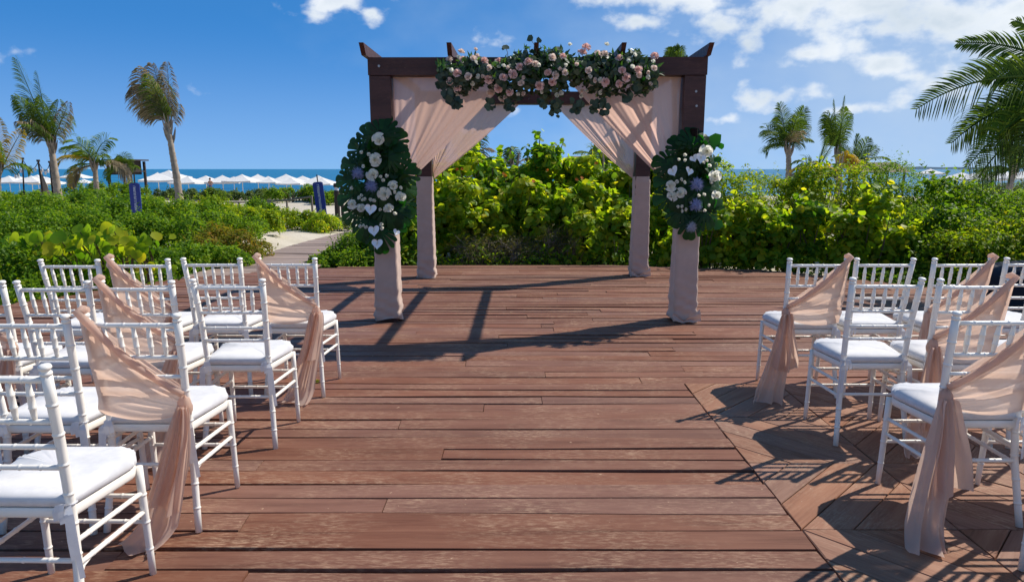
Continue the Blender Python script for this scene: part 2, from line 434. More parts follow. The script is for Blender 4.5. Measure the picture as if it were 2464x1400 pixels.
class MB:
    """collects shapes for one mesh"""
    def __init__(s): s.v, s.f = [], []

    def add(s, V, Fs):
        o = len(s.v); s.v.extend([tuple(x) for x in V]); s.f.extend([tuple(i + o for i in f) for f in Fs])
        return s

    def box(s, x0, x1, y0, y1, z0, z1, b=0):
        V = [(x0, y0, z0), (x1, y0, z0), (x1, y1, z0), (x0, y1, z0)]
        if b:
            V += [(x0, y0, z1 - b), (x1, y0, z1 - b), (x1, y1, z1 - b), (x0, y1, z1 - b),
                  (x0 + b, y0 + b, z1), (x1 - b, y0 + b, z1), (x1 - b, y1 - b, z1), (x0 + b, y1 - b, z1)]
            Fs = [(3, 2, 1, 0), (8, 9, 10, 11)]
            for i in range(4):
                j = (i + 1) % 4
                Fs += [(i, j, j + 4, i + 4), (i + 4, j + 4, j + 8, i + 8)]
        else:
            V += [(x0, y0, z1), (x1, y0, z1), (x1, y1, z1), (x0, y1, z1)]
            Fs = [(3, 2, 1, 0), (4, 5, 6, 7), (0, 1, 5, 4), (1, 2, 6, 5), (2, 3, 7, 6), (3, 0, 4, 7)]
        return s.add(V, Fs)

    def tube(s, pts, rad, n=10, cap=True, flat=1.0):
        pts = [Vector(p) for p in pts]
        if isinstance(rad, (int, float)): rad = [rad] * len(pts)
        V, Fs = [], []
        up = None
        for i, p in enumerate(pts):
            d = (pts[min(i + 1, len(pts) - 1)] - pts[max(i - 1, 0)])
            d = d.normalized() if d.length > 1e-9 else Vector((0, 0, 1))
            if up is None:
                up = Vector((1, 0, 0)) if abs(d.x) < .9 else Vector((0, 1, 0))
            a = (up - d * up.dot(d)).normalized(); b = d.cross(a); up = a
            for k in range(n):
                t = 2 * math.pi * k / n
                V.append(p + (a * math.cos(t) + b * math.sin(t) * flat) * rad[i])
        for i in range(len(pts) - 1):
            for k in range(n):
                j = (k + 1) % n
                Fs.append((i * n + k, i * n + j, (i + 1) * n + j, (i + 1) * n + k))
        if cap:
            Fs.append(tuple(range(n - 1, -1, -1)))
            Fs.append(tuple((len(pts) - 1) * n + k for k in range(n)))
        return s.add(V, Fs)

    def bamboo(s, pts, r, step=.075, n=10, r1=None, amp=1.16, ring=.0038):
        """a turned rod with raised node rings"""
        pts = [Vector(p) for p in pts]
        seg = [(pts[i + 1] - pts[i]).length for i in range(len(pts) - 1)]
        L = sum(seg); r1 = r if r1 is None else r1

        def P(d):
            for i, l in enumerate(seg):
                if d <= l or i == len(seg) - 1: return pts[i].lerp(pts[i + 1], min(1.0, d / l))
                d -= l
        ds = [(0, 1), (L, 1)]
        acc = 0
        for l in seg[:-1]: acc += l; ds.append((acc, 1))
        k = max(1, round(L / step))
        for i in range(1, k):
            c = L * i / k
            ds += [(c - ring * 2.4, 1.0), (c - ring, 1.0), (c - ring * .5, amp), (c + ring * .5, amp), (c + ring, 1.0), (c + ring * 2.4, 1.0)]
        ds.sort()
        return s.tube([P(d) for d, _ in ds], [(r + (r1 - r) * d / L) * a for d, a in ds], n)

    def obj(s, name, mat, parent=None, smooth=False, **kw):
        return ob(name, mk(name, s.v, s.f, mat, smooth), parent, **kw)

    def mesh(s, name, mat, smooth=False): return mk(name, s.v, s.f, mat, smooth)


def auto_smooth(me, ang=.7):
    """sharp edges stay sharp on a smooth-shaded mesh"""
    me.polygons.foreach_set('use_smooth', np.ones(len(me.polygons), dtype=bool))
    try: me.set_sharp_from_angle(angle=ang)
    except Exception: pass
    return me


def rounded(poly, radii, seg=5):
    out = []
    n = len(poly)
    for i in range(n):
        p0, p, p1 = Vector(poly[i - 1]), Vector(poly[i]), Vector(poly[(i + 1) % n])
        a, b = (p0 - p).normalized(), (p1 - p).normalized()
        ang = a.angle(b); r = radii[i]
        d = r / math.tan(ang / 2)
        s_, e_ = p + a * d, p + b * d
        for k in range(seg + 1):
            t = k / seg
            out.append(s_ * (1 - t) ** 2 + p * 2 * t * (1 - t) + e_ * t * t)
    return out


def norm(a): return a / np.maximum(np.linalg.norm(a, axis=-1, keepdims=True), 1e-9)


def leaves(P, Nn, size, aspect=.5, rng=RNG, T=None, jitter=.35, fold=.10):
    """pointed folded leaves: 4 triangles each"""
    n = len(P)
    Nn = norm(Nn + rng.normal(0, jitter, (n, 3)))
    if T is None: T = rng.normal(0, 1, (n, 3))
    T = norm(T - Nn * np.sum(T * Nn, 1, keepdims=True))
    B = np.cross(Nn, T)
    L = (size * rng.uniform(.5, 1.5, (n, 1)))
    W = L * aspect
    V = np.empty((n, 5, 3))
    V[:, 0] = P
    V[:, 1] = P + T * L * .45 + B * W * .5 + Nn * L * fold
    V[:, 2] = P + T * L - Nn * L * .08
    V[:, 3] = P + T * L * .45 - B * W * .5 + Nn * L * fold
    V[:, 4] = P + T * L * .45
    f = np.array([(0, 1, 4), (1, 2, 4), (2, 3, 4), (3, 0, 4)])
    Fa = (np.arange(n)[:, None, None] * 5 + f[None]).reshape(-1, 3)
    return V.reshape(-1, 3), Fa


def discs(P, Nn, rad, rng=RNG, jitter=.35, k=8, cup=.16, T=None):
    """round leaves"""
    n = len(P)
    Nn = norm(Nn + rng.normal(0, jitter, (n, 3)))
    if T is None: T = rng.normal(0, 1, (n, 3))
    T = norm(T - Nn * np.sum(T * Nn, 1, keepdims=True))
    B = np.cross(Nn, T)
    R = rad * rng.uniform(.45, 1.35, (n, 1))
    V = np.empty((n, k + 1, 3))
    V[:, 0] = P
    for i in range(k):
        a = 2 * math.pi * i / k
        rr = R * (1.0 if i else .72) * (1 + .06 * math.sin(3 * a))
        V[:, i + 1] = P + T * rr * math.cos(a) + B * rr * math.sin(a) * 1.05 + Nn * R * cup * (.6 + .8 * abs(math.sin(a)))
    f = np.array([(0, i + 1, (i + 1) % k + 1) for i in range(k)])
    Fa = (np.arange(n)[:, None, None] * (k + 1) + f[None]).reshape(-1, 3)
    return V.reshape(-1, 3), Fa


def cat(parts):
    Vs, Fs, o = [], [], 0
    for v, f in parts:
        Vs.append(v); Fs.append(f + o); o += len(v)
    return np.concatenate(Vs), np.concatenate(Fs)


# ------------------------------------------------------------------ ground, sea, far shore
def smooth01(a, b, x):
    t = min(1, max(0, (x - a) / (b - a)))
    return t * t * (3 - 2 * t)


def ground_z(x, y):
    z = -.34 + .22 * smooth01(8, 12, y) + .42 * smooth01(18, 27, y) - 1.75 * smooth01(29, 52, y) - 1.3 * smooth01(54, 84, y)
    if 5 < y < 50:
        z += .09 * mnoise.noise(Vector((x * .35, y * .35, 3))) * smooth01(9.5, 13, y)
        dx = abs(x + 3.75)
        z += .28 * math.exp(-((x + 5.6) / .8) ** 2 - ((y - 13.6) / 2.2) ** 2)
    if y > 10.2 and abs(x + 3.7) < 1.3: z = min(z, -.15)
    return z


xs = [-900, -300, -120, -70, -45, -30] + [i * .75 for i in range(-32, 33)] + [30, 45, 70, 120, 300, 900]
ys = [-900, -200, -40, -8] + [i * .75 for i in range(0, 70)] + [54, 58, 62, 66, 70, 75, 80, 86, 95]
V = [(x, y, ground_z(x, y)) for y in ys for x in xs]
nx = len(xs)
Fs = [(j * nx + i, j * nx + i + 1, (j + 1) * nx + i + 1, (j + 1) * nx + i) for j in range(len(ys) - 1) for i in range(nx - 1)]
g = ob('ground', mk('ground', V, Fs, M['sand'], True)); g['kind'] = 'structure'
R_ = 26000
s = ob('sea', mk('sea', [(-R_, 60, -2.35), (R_, 60, -2.35), (R_, R_, -2.35), (-R_, R_, -2.35)], [(0, 1, 2, 3)], M['sea'])); s['kind'] = 'structure'
mb = MB()
prof = [(i / 40, 26 + 18 * mnoise.noise(Vector((i * .37, 1, 0)))) for i in range(41)]
x0, x1, yi = 4300, 10500, 9000
for (a, ha), (b, hb) in zip(prof[:-1], prof[1:]):
    ea, eb = min(1, 6 * a, 6 * (1 - a)), min(1, 6 * b, 6 * (1 - b))
    xa, xb = x0 + (x1 - x0) * a, x0 + (x1 - x0) * b
    mb.add([(xa, yi, -4), (xb, yi, -4), (xb, yi + 150, ha * 0 + hb * eb), (xa, yi + 150, ha * ea), (xa, yi + 700, -4), (xb, yi + 700, -4)],
           [(0, 1, 2, 3), (3, 2, 5, 4)])
o = mb.obj('hills', M['isle']); o['kind'] = 'structure'

# ------------------------------------------------------------------ the timber deck
DECK = [(-6.6, 1.1), (6.6, 1.1), (6.6, 5.2), (6.2, 7.1), (5.28, 8.57), (3.81, 10.02), (1.55, 10.62), (-1.5, 10.58), (-3.0, 10.25), (-4.5, 9.3), (-5.63, 7.36), (-6.5, 5.4)]


def row_span(y):
    xs_ = []
    for (ax, ay), (bx, by) in zip(DECK, DECK[1:] + DECK[:1]):
        if (ay <= y < by) or (by <= y < ay):
            xs_.append(ax + (bx - ax) * (y - ay) / (by - ay))
    return (min(xs_), max(xs_)) if len(xs_) >= 2 else None


PX, PY = 1.205, 4.56            # parquet corner
deck = D.objects.new('deck', None); COL.objects.link(deck); deck['kind'] = 'structure'
r3 = random.Random(11)


def plank_mesh(L, W, th, rnd, warp=.0042, edge=.0055, tilt=.0035):
    """a slightly cupped, slightly bowed board: local x along the board, origin at its middle"""
    n = max(3, int(L / .45))
    ph = [rnd.uniform(0, 6.28) for _ in range(6)]
    tl = rnd.uniform(-tilt, tilt); zz = rnd.uniform(-warp, warp) * .5
    V, Fs = [], []
    for i in range(n + 1):
        x = -L / 2 + L * i / n
        q = i / n
        ea = edge * math.sin(q * L * 1.7 + ph[0]) + edge * .5 * math.sin(q * L * 4.1 + ph[1])
        eb = edge * math.sin(q * L * 1.9 + ph[2]) + edge * .5 * math.sin(q * L * 3.7 + ph[3])
        za = zz + warp * math.sin(q * L * 1.3 + ph[4]) - tl
        zb = zz + warp * math.sin(q * L * 1.5 + ph[5]) + tl
        y0, y1, b = -W / 2 + ea * .6, W / 2 + eb * .6, .0015
        V += [(x, y0, za - th), (x, y0, za - b), (x, y0 + b, za), (x, y1 - b, zb), (x, y1, zb - b), (x, y1, zb - th)]
    for i in range(n):
        for k in range(5):
            a = i * 6 + k
            Fs.append((a, a + 6, a + 7, a + 1))
    Fs.append((0, 1, 2, 3, 4, 5)); Fs.append(tuple(n * 6 + k for k in (5, 4, 3, 2, 1, 0)))
    return V, Fs


pitch = .1415
y = 1.55
row = 0
while y < 10.58:
    sp = row_span(y)
    if sp:
        a, b = sp
        lim = .80 * y + 1.25
        a, b = max(a, -lim), min(b, lim)
        if y < PY: b = min(b, PX - .004)
        x = a - (r3.uniform(0, 2.6) if abs(a + lim) < 1e-6 else 0)
        while x < b - .02:
            L = r3.uniform(2.5, 3.9)
            xe = x + L
            if b - xe < .7: xe = b
            s0, e0 = x, min(xe, b)
            if e0 - s0 > .05:
                V, Fs = plank_mesh(e0 - s0 - .004, pitch - r3.choice((.012, .013, .014, .015, .017, .020)), .026, r3)
                ob('plank', mk('plank', V, Fs, M['deck']), deck, ((s0 + e0) / 2, y, 0))
            x = xe
    y += pitch
    row += 1
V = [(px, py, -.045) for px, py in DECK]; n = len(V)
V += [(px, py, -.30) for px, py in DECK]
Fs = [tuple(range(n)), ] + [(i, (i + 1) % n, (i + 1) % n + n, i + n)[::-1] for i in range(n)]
ob('gap_shade_sheet', mk('gap_shade_sheet', V, Fs, M['under']), deck)  # one near-black sheet, its colour standing in for shade in the plank gaps
# rim boards closing the outer edge of the deck
for (ax, ay), (bx, by) in zip(DECK, DECK[1:] + DECK[:1]):
    if ay < 1.2 and by < 1.2: continue
    dx, dy = bx - ax, by - ay; L = math.hypot(dx, dy)
    m_ = MB().box(-L / 2, L / 2, -.025, 0, -.30, -.012)
    ob('rim_board', m_.mesh('rim_board', M['deck']), deck, ((ax + bx) / 2, (ay + by) / 2, 0), (0, 0, math.atan2(dy, dx)))

parquet = D.objects.new('parquet_floor', None); COL.objects.link(parquet); parquet['kind'] = 'structure'


def clip(poly, nx_, ny_, d):
    """keep the part of poly where nx*x + ny*y <= d"""
    out = []
    for (ax, ay), (bx, by) in zip(poly, poly[1:] + poly[:1]):
        da, db = nx_ * ax + ny_ * ay - d, nx_ * bx + ny_ * by - d
        if da <= 0: out.append((ax, ay))
        if (da < 0 < db) or (db < 0 < da):
            t = da / (da - db); out.append((ax + (bx - ax) * t, ay + (by - ay) * t))
    return out


T_ = .655
for ci in range(5):
    for ri in range(5):
        x0, y1 = PX + ci * T_, 1.55 + pitch * 21.5 - .004 - ri * T_
        y0 = y1 - T_
        if y0 < 1.0 or x0 > .8 * y1 + 1.2: continue
        cx, cy = x0 + T_ / 2, y0 + T_ / 2
        sgn = 1 if (ri + ci) % 2 == 0 else -1
        h = T_ / 2 - .0025
        sq = [(-h, -h), (h, -h), (h, h), (-h, h)]
        nxv, nyv = -math.sin(math.radians(45) * sgn), math.cos(math.radians(45) * sgn)
        wb = T_ * math.sqrt(2) / 6
        for k in range(-3, 3):
            lo, hi = k * wb + .002, (k + 1) * wb - .002
            pl = clip(clip(sq, nxv, nyv, hi), -nxv, -nyv, -lo)
            if len(pl) < 3: continue
            ax_ = Vector((math.cos(math.radians(45) * sgn), math.sin(math.radians(45) * sgn)))
            mx_ = sum(p[0] for p in pl) / len(pl); my_ = sum(p[1] for p in pl) / len(pl)
            dz = r3.uniform(-.002, .002)
            loc2 = []
            for px, py in pl:
                dx, dy = px - mx_, py - my_
                loc2.append((dx * ax_.x + dy * ax_.y, -dx * ax_.y + dy * ax_.x))
            n = len(loc2); b = .003
            V = [(px, py, -.022) for px, py in loc2] + [(px, py, -b) for px, py in loc2] + \
                [(px * .985, py * .965, 0) for px, py in loc2]
            Fs = [tuple(range(2 * n, 3 * n))]
            for i in range(n):
                j = (i + 1) % n
                Fs += [(i, j, j + n, i + n), (i + n, j + n, j + 2 * n, i + 2 * n)]
            ob('plank', mk('parquet_plank', V, Fs, M['parquet']), parquet, (cx + mx_, cy + my_, dz), (0, 0, math.radians(45) * sgn))

# ------------------------------------------------------------------ boardwalk to the beach
walk = D.objects.new('boardwalk', None); COL.objects.link(walk); walk['kind'] = 'structure'


def walk_c(y):
    return -3.78 + .10 * smooth01(9, 13, y) + .5 * smooth01(13, 18, y) + 1.6 * smooth01(17, 24, y)


y = 9.32
while y < 23:
    x = walk_c(y); a = math.atan2(-(walk_c(y + .1) - walk_c(y - .1)), .2)
    wl = 1.42 + (0.25 if y < 10.2 else 0)
    xa, xb = x - wl / 2, x + wl / 2
    sp = row_span(y)
    if sp and y < 10.6:
        xb = min(xb, sp[0] - .03) if y < 10.3 else xb
    if xb - xa > .15:
        V, Fs = plank_mesh(xb - xa, .138, .022, r3)
        ob('plank', mk('walk_plank', V, Fs, M['walk']), walk, ((xa + xb) / 2, y, -.012 + .3 * smooth01(18, 23, y)), (0, 0, a))
    y += .1455
V, Fs = [], []
ks = [9.3 + i * .7 for i in range(20)]
for i, yy in enumerate(ks):
    c_ = walk_c(yy); zz = -.05 + .3 * smooth01(18, 23, yy)
    lo_ = c_ - .69
    hi_ = c_ + .69
    if yy < 10.3: hi_ = min(hi_, row_span(yy)[0] - .05)
    V += [(lo_, yy, zz), (hi_, yy, zz)]
    if i: Fs.append((2 * i - 2, 2 * i - 1, 2 * i + 1, 2 * i))
ob('gap_shade_sheet', mk('walk_shade_sheet', V, Fs, M['under']), walk)  # dark sheet below the walk planks, gap shade put into its colour

# ------------------------------------------------------------------ chiavari chairs
C = {}


def chair_meshes():
    def post(s):
        mb = MB()
        pts = [(s * .190, 0, 0), (s * .168, .048, .28), (s * .160, .060, .44), (s * .167, .036, .68), (s * .1775, .0, .893)]
        mb.bamboo(pts, .0135, .098, 12, .0155)
        p = Vector(pts[-1])
        d = (Vector(pts[-1]) - Vector(pts[-2])).normalized()
        mb.tube([p + d * t for t in (-.004, .004, .006, .012, .015, .020, .026, .029)], [.0165, .0165, .012, .012, .0165, .0185, .0165, .009], 12)
        return mb.mesh('back_post', M['white'], True)
    C['back_post'] = [post(-1), post(1)]

    def py(z):      # where the posts' plane stands at height z
        return .060 - (z - .44) * .060 / .453 if z > .44 else .060

    def px(z): return .160 + (z - .44) * .0175 / .453
    for key, z, r in (('top_rail', .872, .0098), ('mid_rail', .738, .0088), ('low_rail', .655, .0085), ('seat_rail', .585, .0085)):
        mb = MB().bamboo([(-px(z) + .006, py(z), z), (px(z) - .006, py(z), z)], r, .066, 10)
        C[key] = mb.mesh('back_rail', M['white'], True)
    sp = []
    for k in range(5):
        q = (k - 2) / 2
        t_, b_ = (q * .118, py(.872), .864), (q * .112, py(.738), .745)
        mb = MB()
        p0, p1 = Vector(b_), Vector(t_)
        ds = [0, .12, .30, .33, .36, .5, .64, .67, .70, .88, 1]
        rr = [.0068, .0082, .0095, .0122, .0098, .0102, .0098, .0122, .0095, .0082, .0068]
        mb.tube([p0.lerp(p1, d) for d in ds], rr, 10)
        sp.append(mb.mesh('spindle', M['white'], True))
    C['spindle'] = sp
    fl = []
    for s in (-1, 1):
        mb = MB().bamboo([(s * .190, .402, 0), (s * .183, .388, .43)], .0115, .10, 12, .0145)
        fl.append(mb.mesh('front_leg', M['white'], True))
    C['front_leg'] = fl
    st = []
    for s in (-1, 1):
        for z0, z1 in ((.335, .330), (.262, .256)):
            st.append(MB().bamboo([(s * (.190 - z0 * .075), .044, z0), (s * .185, .392, z1)], .0088, .07, 10).mesh('stretcher', M['white'], True))
    for z in (.315, .215):
        st.append(MB().bamboo([(-.186, .394, z), (.186, .394, z)], .0082, .075, 10).mesh('stretcher', M['white'], True))
    st.append(MB().bamboo([(-.168, .046, .275), (.168, .046, .275)], .0085, .075, 10).mesh('stretcher', M['white'], True))
    C['stretcher'] = st
    br = []
    for s in (-1, 1):                       # small curved corner brackets under the lower side rail
        pts = [(s * (.176 - .003), .036 + .002, .195), (s * .172, .048, .225), (s * .171, .068, .247), (s * .172, .10, .256)]
        br.append(MB().tube(pts, .006, 8).mesh('corner_bracket', M['white'], True))
    C['corner_bracket'] = br
    # seat frame and cushion
    base = [(-.166, .050), (.166, .050), (.203, .335), (.150, .432), (-.150, .432), (-.203, .335)]
    rad = [.02, .02, .06, .09, .09, .06]
    ring = rounded(base, rad, 9)
    n = len(ring); cx, cy = 0, .24

    def loop(inset, z, wob=0, ph=0):
        out = []
        for i, p in enumerate(ring):
            d = Vector((p.x - cx, p.y - cy)); l = d.length
            k_ = (l - inset - wob * (1.3 * math.sin(i * 1.9 + ph) + .9 * math.sin(i * .83 + 2 * ph))) / l
            out.append((cx + d.x * k_, cy + d.y * k_, z + wob * math.sin(i * 2.4 + ph) + wob * .6 * math.sin(i * 5.1)))
        return out

    def shell(levels, top):
        V, Fs = [], []
        for lv in levels: V += loop(*lv)
        for i in range(len(levels) - 1):
            for k in range(n):
                j = (k + 1) % n
                Fs.append((i * n + k, i * n + j, (i + 1) * n + j, (i + 1) * n + k))
        Fs.append(tuple(range(n - 1, -1, -1)))
        V.append((cx, cy, top)); c_ = len(V) - 1; o_ = (len(levels) - 1) * n
        for k in range(n): Fs.append((o_ + k, o_ + (k + 1) % n, c_))
        return V, Fs
    V, Fs = shell([(.012, .412), (.004, .414), (0, .422), (0, .440), (.004, .446)], .446)
    C['seat'] = auto_smooth(mk('seat', V, Fs, M['white']), .9)
    V, Fs = shell([(.014, .447), (.003, .452, .001), (-.003, .460, .0018), (-.005, .468, .0006), (-.003, .476, .0020, 1), (.005, .487, .0026, 2), (.022, .495, .0022, 3), (.05, .499, .0016, 1), (.10, .502, .0012, 2)], .502)
    C['cushion'] = mk('cushion', V, Fs, M['cushion'], True)
    ties = []
    for s in (-1, 1):
        mb = MB()
        rr = random.Random(3 + s)
        for k in range(4):
            a = rr.uniform(0, 6.28)
            lng = (.04, .05, .17, .23)[k]
            p0 = Vector((s * .165, .040, .462))
            pts = [p0, p0 + Vector((s * .012 * (k - 1.5), -.018, .012 if k < 2 else -.02)), p0 + Vector((s * (.018 * (k - 1.5)), -.022, (-.01 if k < 2 else -lng * .6))),
                   p0 + Vector((s * (.02 * (k - 1.5)) + .004 * math.sin(a), -.020, -lng))]
            for i in range(3):
                a0, a1 = pts[i], pts[i + 1]
                w = Vector((.0075, .002, .002))
                mb.add([a0 - w, a0 + w, a1 + w, a1 - w], [(0, 1, 2, 3)])
        mb.tube([(s * .1605 + .0175 * math.cos(t * .7), .058 + .0175 * math.sin(t * .7), .463) for t in range(10)], .0028, 5)
        ties.append(mb.mesh('tie_ribbon', M['ribbon']))
    C['tie_ribbon'] = ties


chair_meshes()


def chair(x, y, label, rz=0.0):
    """x, y: point on the deck midway between the rear feet"""
    t = thing('chair', label, 'chair', (x, y, .002), rz, 'white chairs in rows facing the arch')
    for k in ('back_post', 'spindle', 'front_leg', 'stretcher', 'corner_bracket', 'tie_ribbon'):
        for me in C[k]: ob(k, me, t)
    for k in ('top_rail', 'mid_rail', 'low_rail', 'seat_rail'):
        ob('back_rail', C[k], t)
    ob('seat', C['seat'], t); ob('cushion', C['cushion'], t)
    return t


def creases(seed, n, w0=.008, w1=.05):
    """a profile across the cloth: a few sharp tension creases at irregular places"""
    rr = random.Random(seed)
    cs = [(rr.uniform(-.02, 1.02), rr.uniform(w0, w1), rr.uniform(.35, 1) * rr.choice((-1, 1, 1))) for _ in range(n)]
    return lambda s_: sum(a * math.exp(-((s_ - c) / w) ** 2) for c, w, a in cs)


def fan_cloth(tops, tie, spread, nt, amp, nrm, sag, seed, n_creases, cw0=.008, cw1=.05):
    """cloth gathered from an edge (tops) into a tie point: V, F as a grid"""
    rr = random.Random(seed)
    ns = len(tops)
    f1, f2 = creases(seed, n_creases, cw0, cw1), creases(seed + 7, max(4, n_creases // 2), .02, .10)
    ph = rr.uniform(0, 6.28)
    V = []
    for j in range(nt + 1):
        t = j / nt
        for i, p in enumerate(tops):
            s_ = i / (ns - 1)
            p = Vector(p)
            e = Vector(tie) + Vector(spread) * (s_ - .5)
            q = p.lerp(e, t)
            q.z -= sag * 4 * t * (1 - t) * (.25 + .75 * s_)
            near = min(1, t * 1.6) ** 1.3
            w = f1(s_) * near + f2(s_ + .03 * math.sin(2.2 * t + ph)) * (1 - .5 * near) + .5 * math.sin(3 * s_ + 2 * t + ph) * math.sin(math.pi * t)
            q += Vector(nrm) * amp * w * (1 - .45 * t)
            V.append(q)
    Fs = [(j * ns + i, j * ns + i + 1, (j + 1) * ns + i + 1, (j + 1) * ns + i) for j in range(nt) for i in range(ns - 1)]
    return V, Fs


def sash(x, y, side, label, seed):
    """side=+1: knotted round the right back post, tail hanging there (seen from behind)"""
    rr = random.Random(seed)
    t = thing('sash', label, 'sash', (x, y, .002), 0, 'blush chiffon sashes on the chair backs')
    n = 46

    def post(z, s): return Vector((s * (.160 + max(0, z - .44) * .0175 / .453), .060 - max(0, z - .44) * .060 / .453, z))
    tops = []
    for i in range(n):
        q = i / (n - 1)
        z = .925 - .425 * q
        p = post(z, -side)
        p.x += -side * .019; p.y -= .012
        tops.append(p)
    ktz = .555 + rr.uniform(-.02, .015)
    k = post(ktz, side) + Vector((0, -.022, 0))
    V, Fs = fan_cloth(tops, k, (0, -.012, -.075), 22, .011, (0, -1, 0), .030, seed, 16)
    V = [Vector(v) for v in V]
    for v in V:
        b = .060 - max(0, v.z - .44) * .060 / .453
        v.y = min(v.y, b - .014)
    me = mk('back_panel', V, Fs, M['blush'], True)
    ob('back_panel', me, t)
    # front fold: the cloth wraps round the far post and lies on the front of the rods
    tops2 = []
    for i in range(n):
        q = i / (n - 1)
        p = post(.925 - .30 * q, -side); p.x += -side * .019; p.y += .006
        tops2.append(p)
    V2, F2 = fan_cloth(tops2, post(ktz + .02, side) + Vector((0, .02, 0)), (0, .008, -.05), 18, .008, (0, 1, 0), .012, seed + 50, 12)
    for v in V2:
        b = .060 - max(0, v.z - .44) * .060 / .453
        v.y = max(v.y, b + .0125)
    # keep only the strip near the upper hem: a double layer there
    ns = n; keep = 14
    F2 = [f for f in F2 if f[0] % ns < keep]
    ob('front_fold', mk('front_fold', V2, F2, M['blush'], True), t)
    # hem roll along the upper edge, over the post top
    hem = []
    for j in range(15):
        q = j / 14
        p = tops[0].lerp(k + Vector((0, 0, .035)), q); p.z += .006 - .03 * math.sin(math.pi * q); p.y -= .006 + .008 * math.sin(math.pi * q)
        hem.append(p)
    hem = [post(.925, -side) + Vector((-side * .004, .022, .004)), post(.932, -side) + Vector((-side * .006, 0, .002))] + hem
    MB().tube(hem, [.016, .0205] + [.0150 - .003 * i / 14 + .0012 * math.sin(i * 1.1) for i in range(15)], 8).obj('hem', M['blush'], t, True)
    # knot
    kp = []
    V, Fs = [], []
    for a in range(9):
        for b in range(12):
            th, ph = math.pi * a / 8, 2 * math.pi * b / 12
            r_ = .034 * (1 + .16 * math.sin(3 * ph + 2 * th + seed))
            c_ = k + Vector((side * .004, -.004, -.01))
            V.append(c_ + Vector((math.sin(th) * math.cos(ph) * r_ * .8, math.sin(th) * math.sin(ph) * r_ * .75, math.cos(th) * r_ * 1.25)))
    for a in range(8):
        for b in range(12):
            Fs.append((a * 12 + b, a * 12 + (b + 1) % 12, (a + 1) * 12 + (b + 1) % 12, (a + 1) * 12 + b))
    ob('knot', mk('knot', V, Fs, M['blush'], True), t)
    # tail, blown a little to one side; its end rests on the boards. A shorter layer hangs over it
    dx, dy = -.10 + rr.uniform(-.05, .03), -.13 + rr.uniform(-.05, .05)
    for layer, (zend, wide, yo, xo) in enumerate(((.012, 1.2 if side > 0 else 1.3, 0, 0), (rr.uniform(.14, .3), 1.0 if side > 0 else 1.15, -.016, .03 * -side))):
        nt, ns = 24, 34
        V, Fs = [], []
        ph = [rr.uniform(0, 6.28) for _ in range(5)]
        fr = (rr.uniform(11, 15), rr.uniform(25, 36))
        ddx = dx * (1 if layer == 0 else .35)
        for j in range(nt + 1):
            q = j / nt
            z = ktz * (1 - q) + zend * q
            c_ = Vector((k.x + side * .008 + ddx * q ** 1.3 + xo * q, k.y - .022 + yo + dy * q ** 1.2 * (1 if layer == 0 else .6), z))
            wd = (.052 + .088 * q ** .6 + .010 * math.sin(q * 6 + ph[0])) * wide
            for i in range(ns):
                s_ = i / (ns - 1) - .5
                f = .019 * (.5 + .6 * q) * math.sin(s_ * fr[0] + ph[1] + q * .6) + .008 * math.sin(s_ * fr[1] + ph[2] - .6 * q) + .012 * math.sin(q * 5 + ph[3]) * q
                p = c_ + Vector((s_ * wd, f - .02 * s_ * side, 0))
                if layer == 0 and q > .88:
                    e = (q - .88) / .12
                    p.y -= .06 * e + .02 * math.sin(s_ * 18) * e
                    p.x -= .02 * e * (1 + math.sin(s_ * 7 + ph[4]))
                    p.z = max(.006, p.z * (1 - .6 * e)) + .016 * abs(math.sin(s_ * 9 + ph[3])) * e
                p.z += .022 * math.sin(s_ * 4 + ph[4]) * q * (1 if layer else .5)
                p.z = max(p.z, .004)
                V.append(p)
        Fs = [(j * ns + i, j * ns + i + 1, (j + 1) * ns + i + 1, (j + 1) * ns + i) for j in range(nt) for i in range(ns - 1)]
        ob('tail', mk('tail', V, Fs, M['blush'], True), t)
    return t


LEFT = [
    (-2.76, 4.22, 'white chair without sash, outermost in the front row left of the aisle', None),
    (-2.337, 4.25, 'white chair under the second sash from the aisle, front row left of the aisle', 'blush sash on the front row chair left of the aisle, farther from the aisle'),
    (-1.902, 4.29, 'bare white chair between the two sashed chairs of the left front row', None),
    (-1.428, 4.295, 'white chair under the sash nearest the arch, aisle end of the left front row', 'blush sash with tail swept under the aisle chair of the left front row'),
    (-2.745, 3.39, 'white chair cut off at the left picture edge, second row', 'blush sash whose tail hangs at the left picture edge, second row'),
    (-2.315, 3.39, 'bare white chair, leftmost whole chair of the second row left of the aisle', None),
    (-1.895, 3.40, 'white chair with sash in the middle of the second row left of the aisle', 'blush sash on the middle chair of the second row left of the aisle'),
    (-1.456, 3.45, 'bare white chair at the aisle end of the second row, left of the aisle', None),
    (-1.905, 2.585, 'bare white chair half cut by the left edge in the third row', None),
    (-1.483, 2.60, 'white chair with large sash at the aisle end of the left third row', 'largest blush sash left of the aisle, spindle shadows across it, third row'),
    (-1.522, 1.90, 'nearest white chair at the lower left corner, its cushion tied with ribbon', None),
]
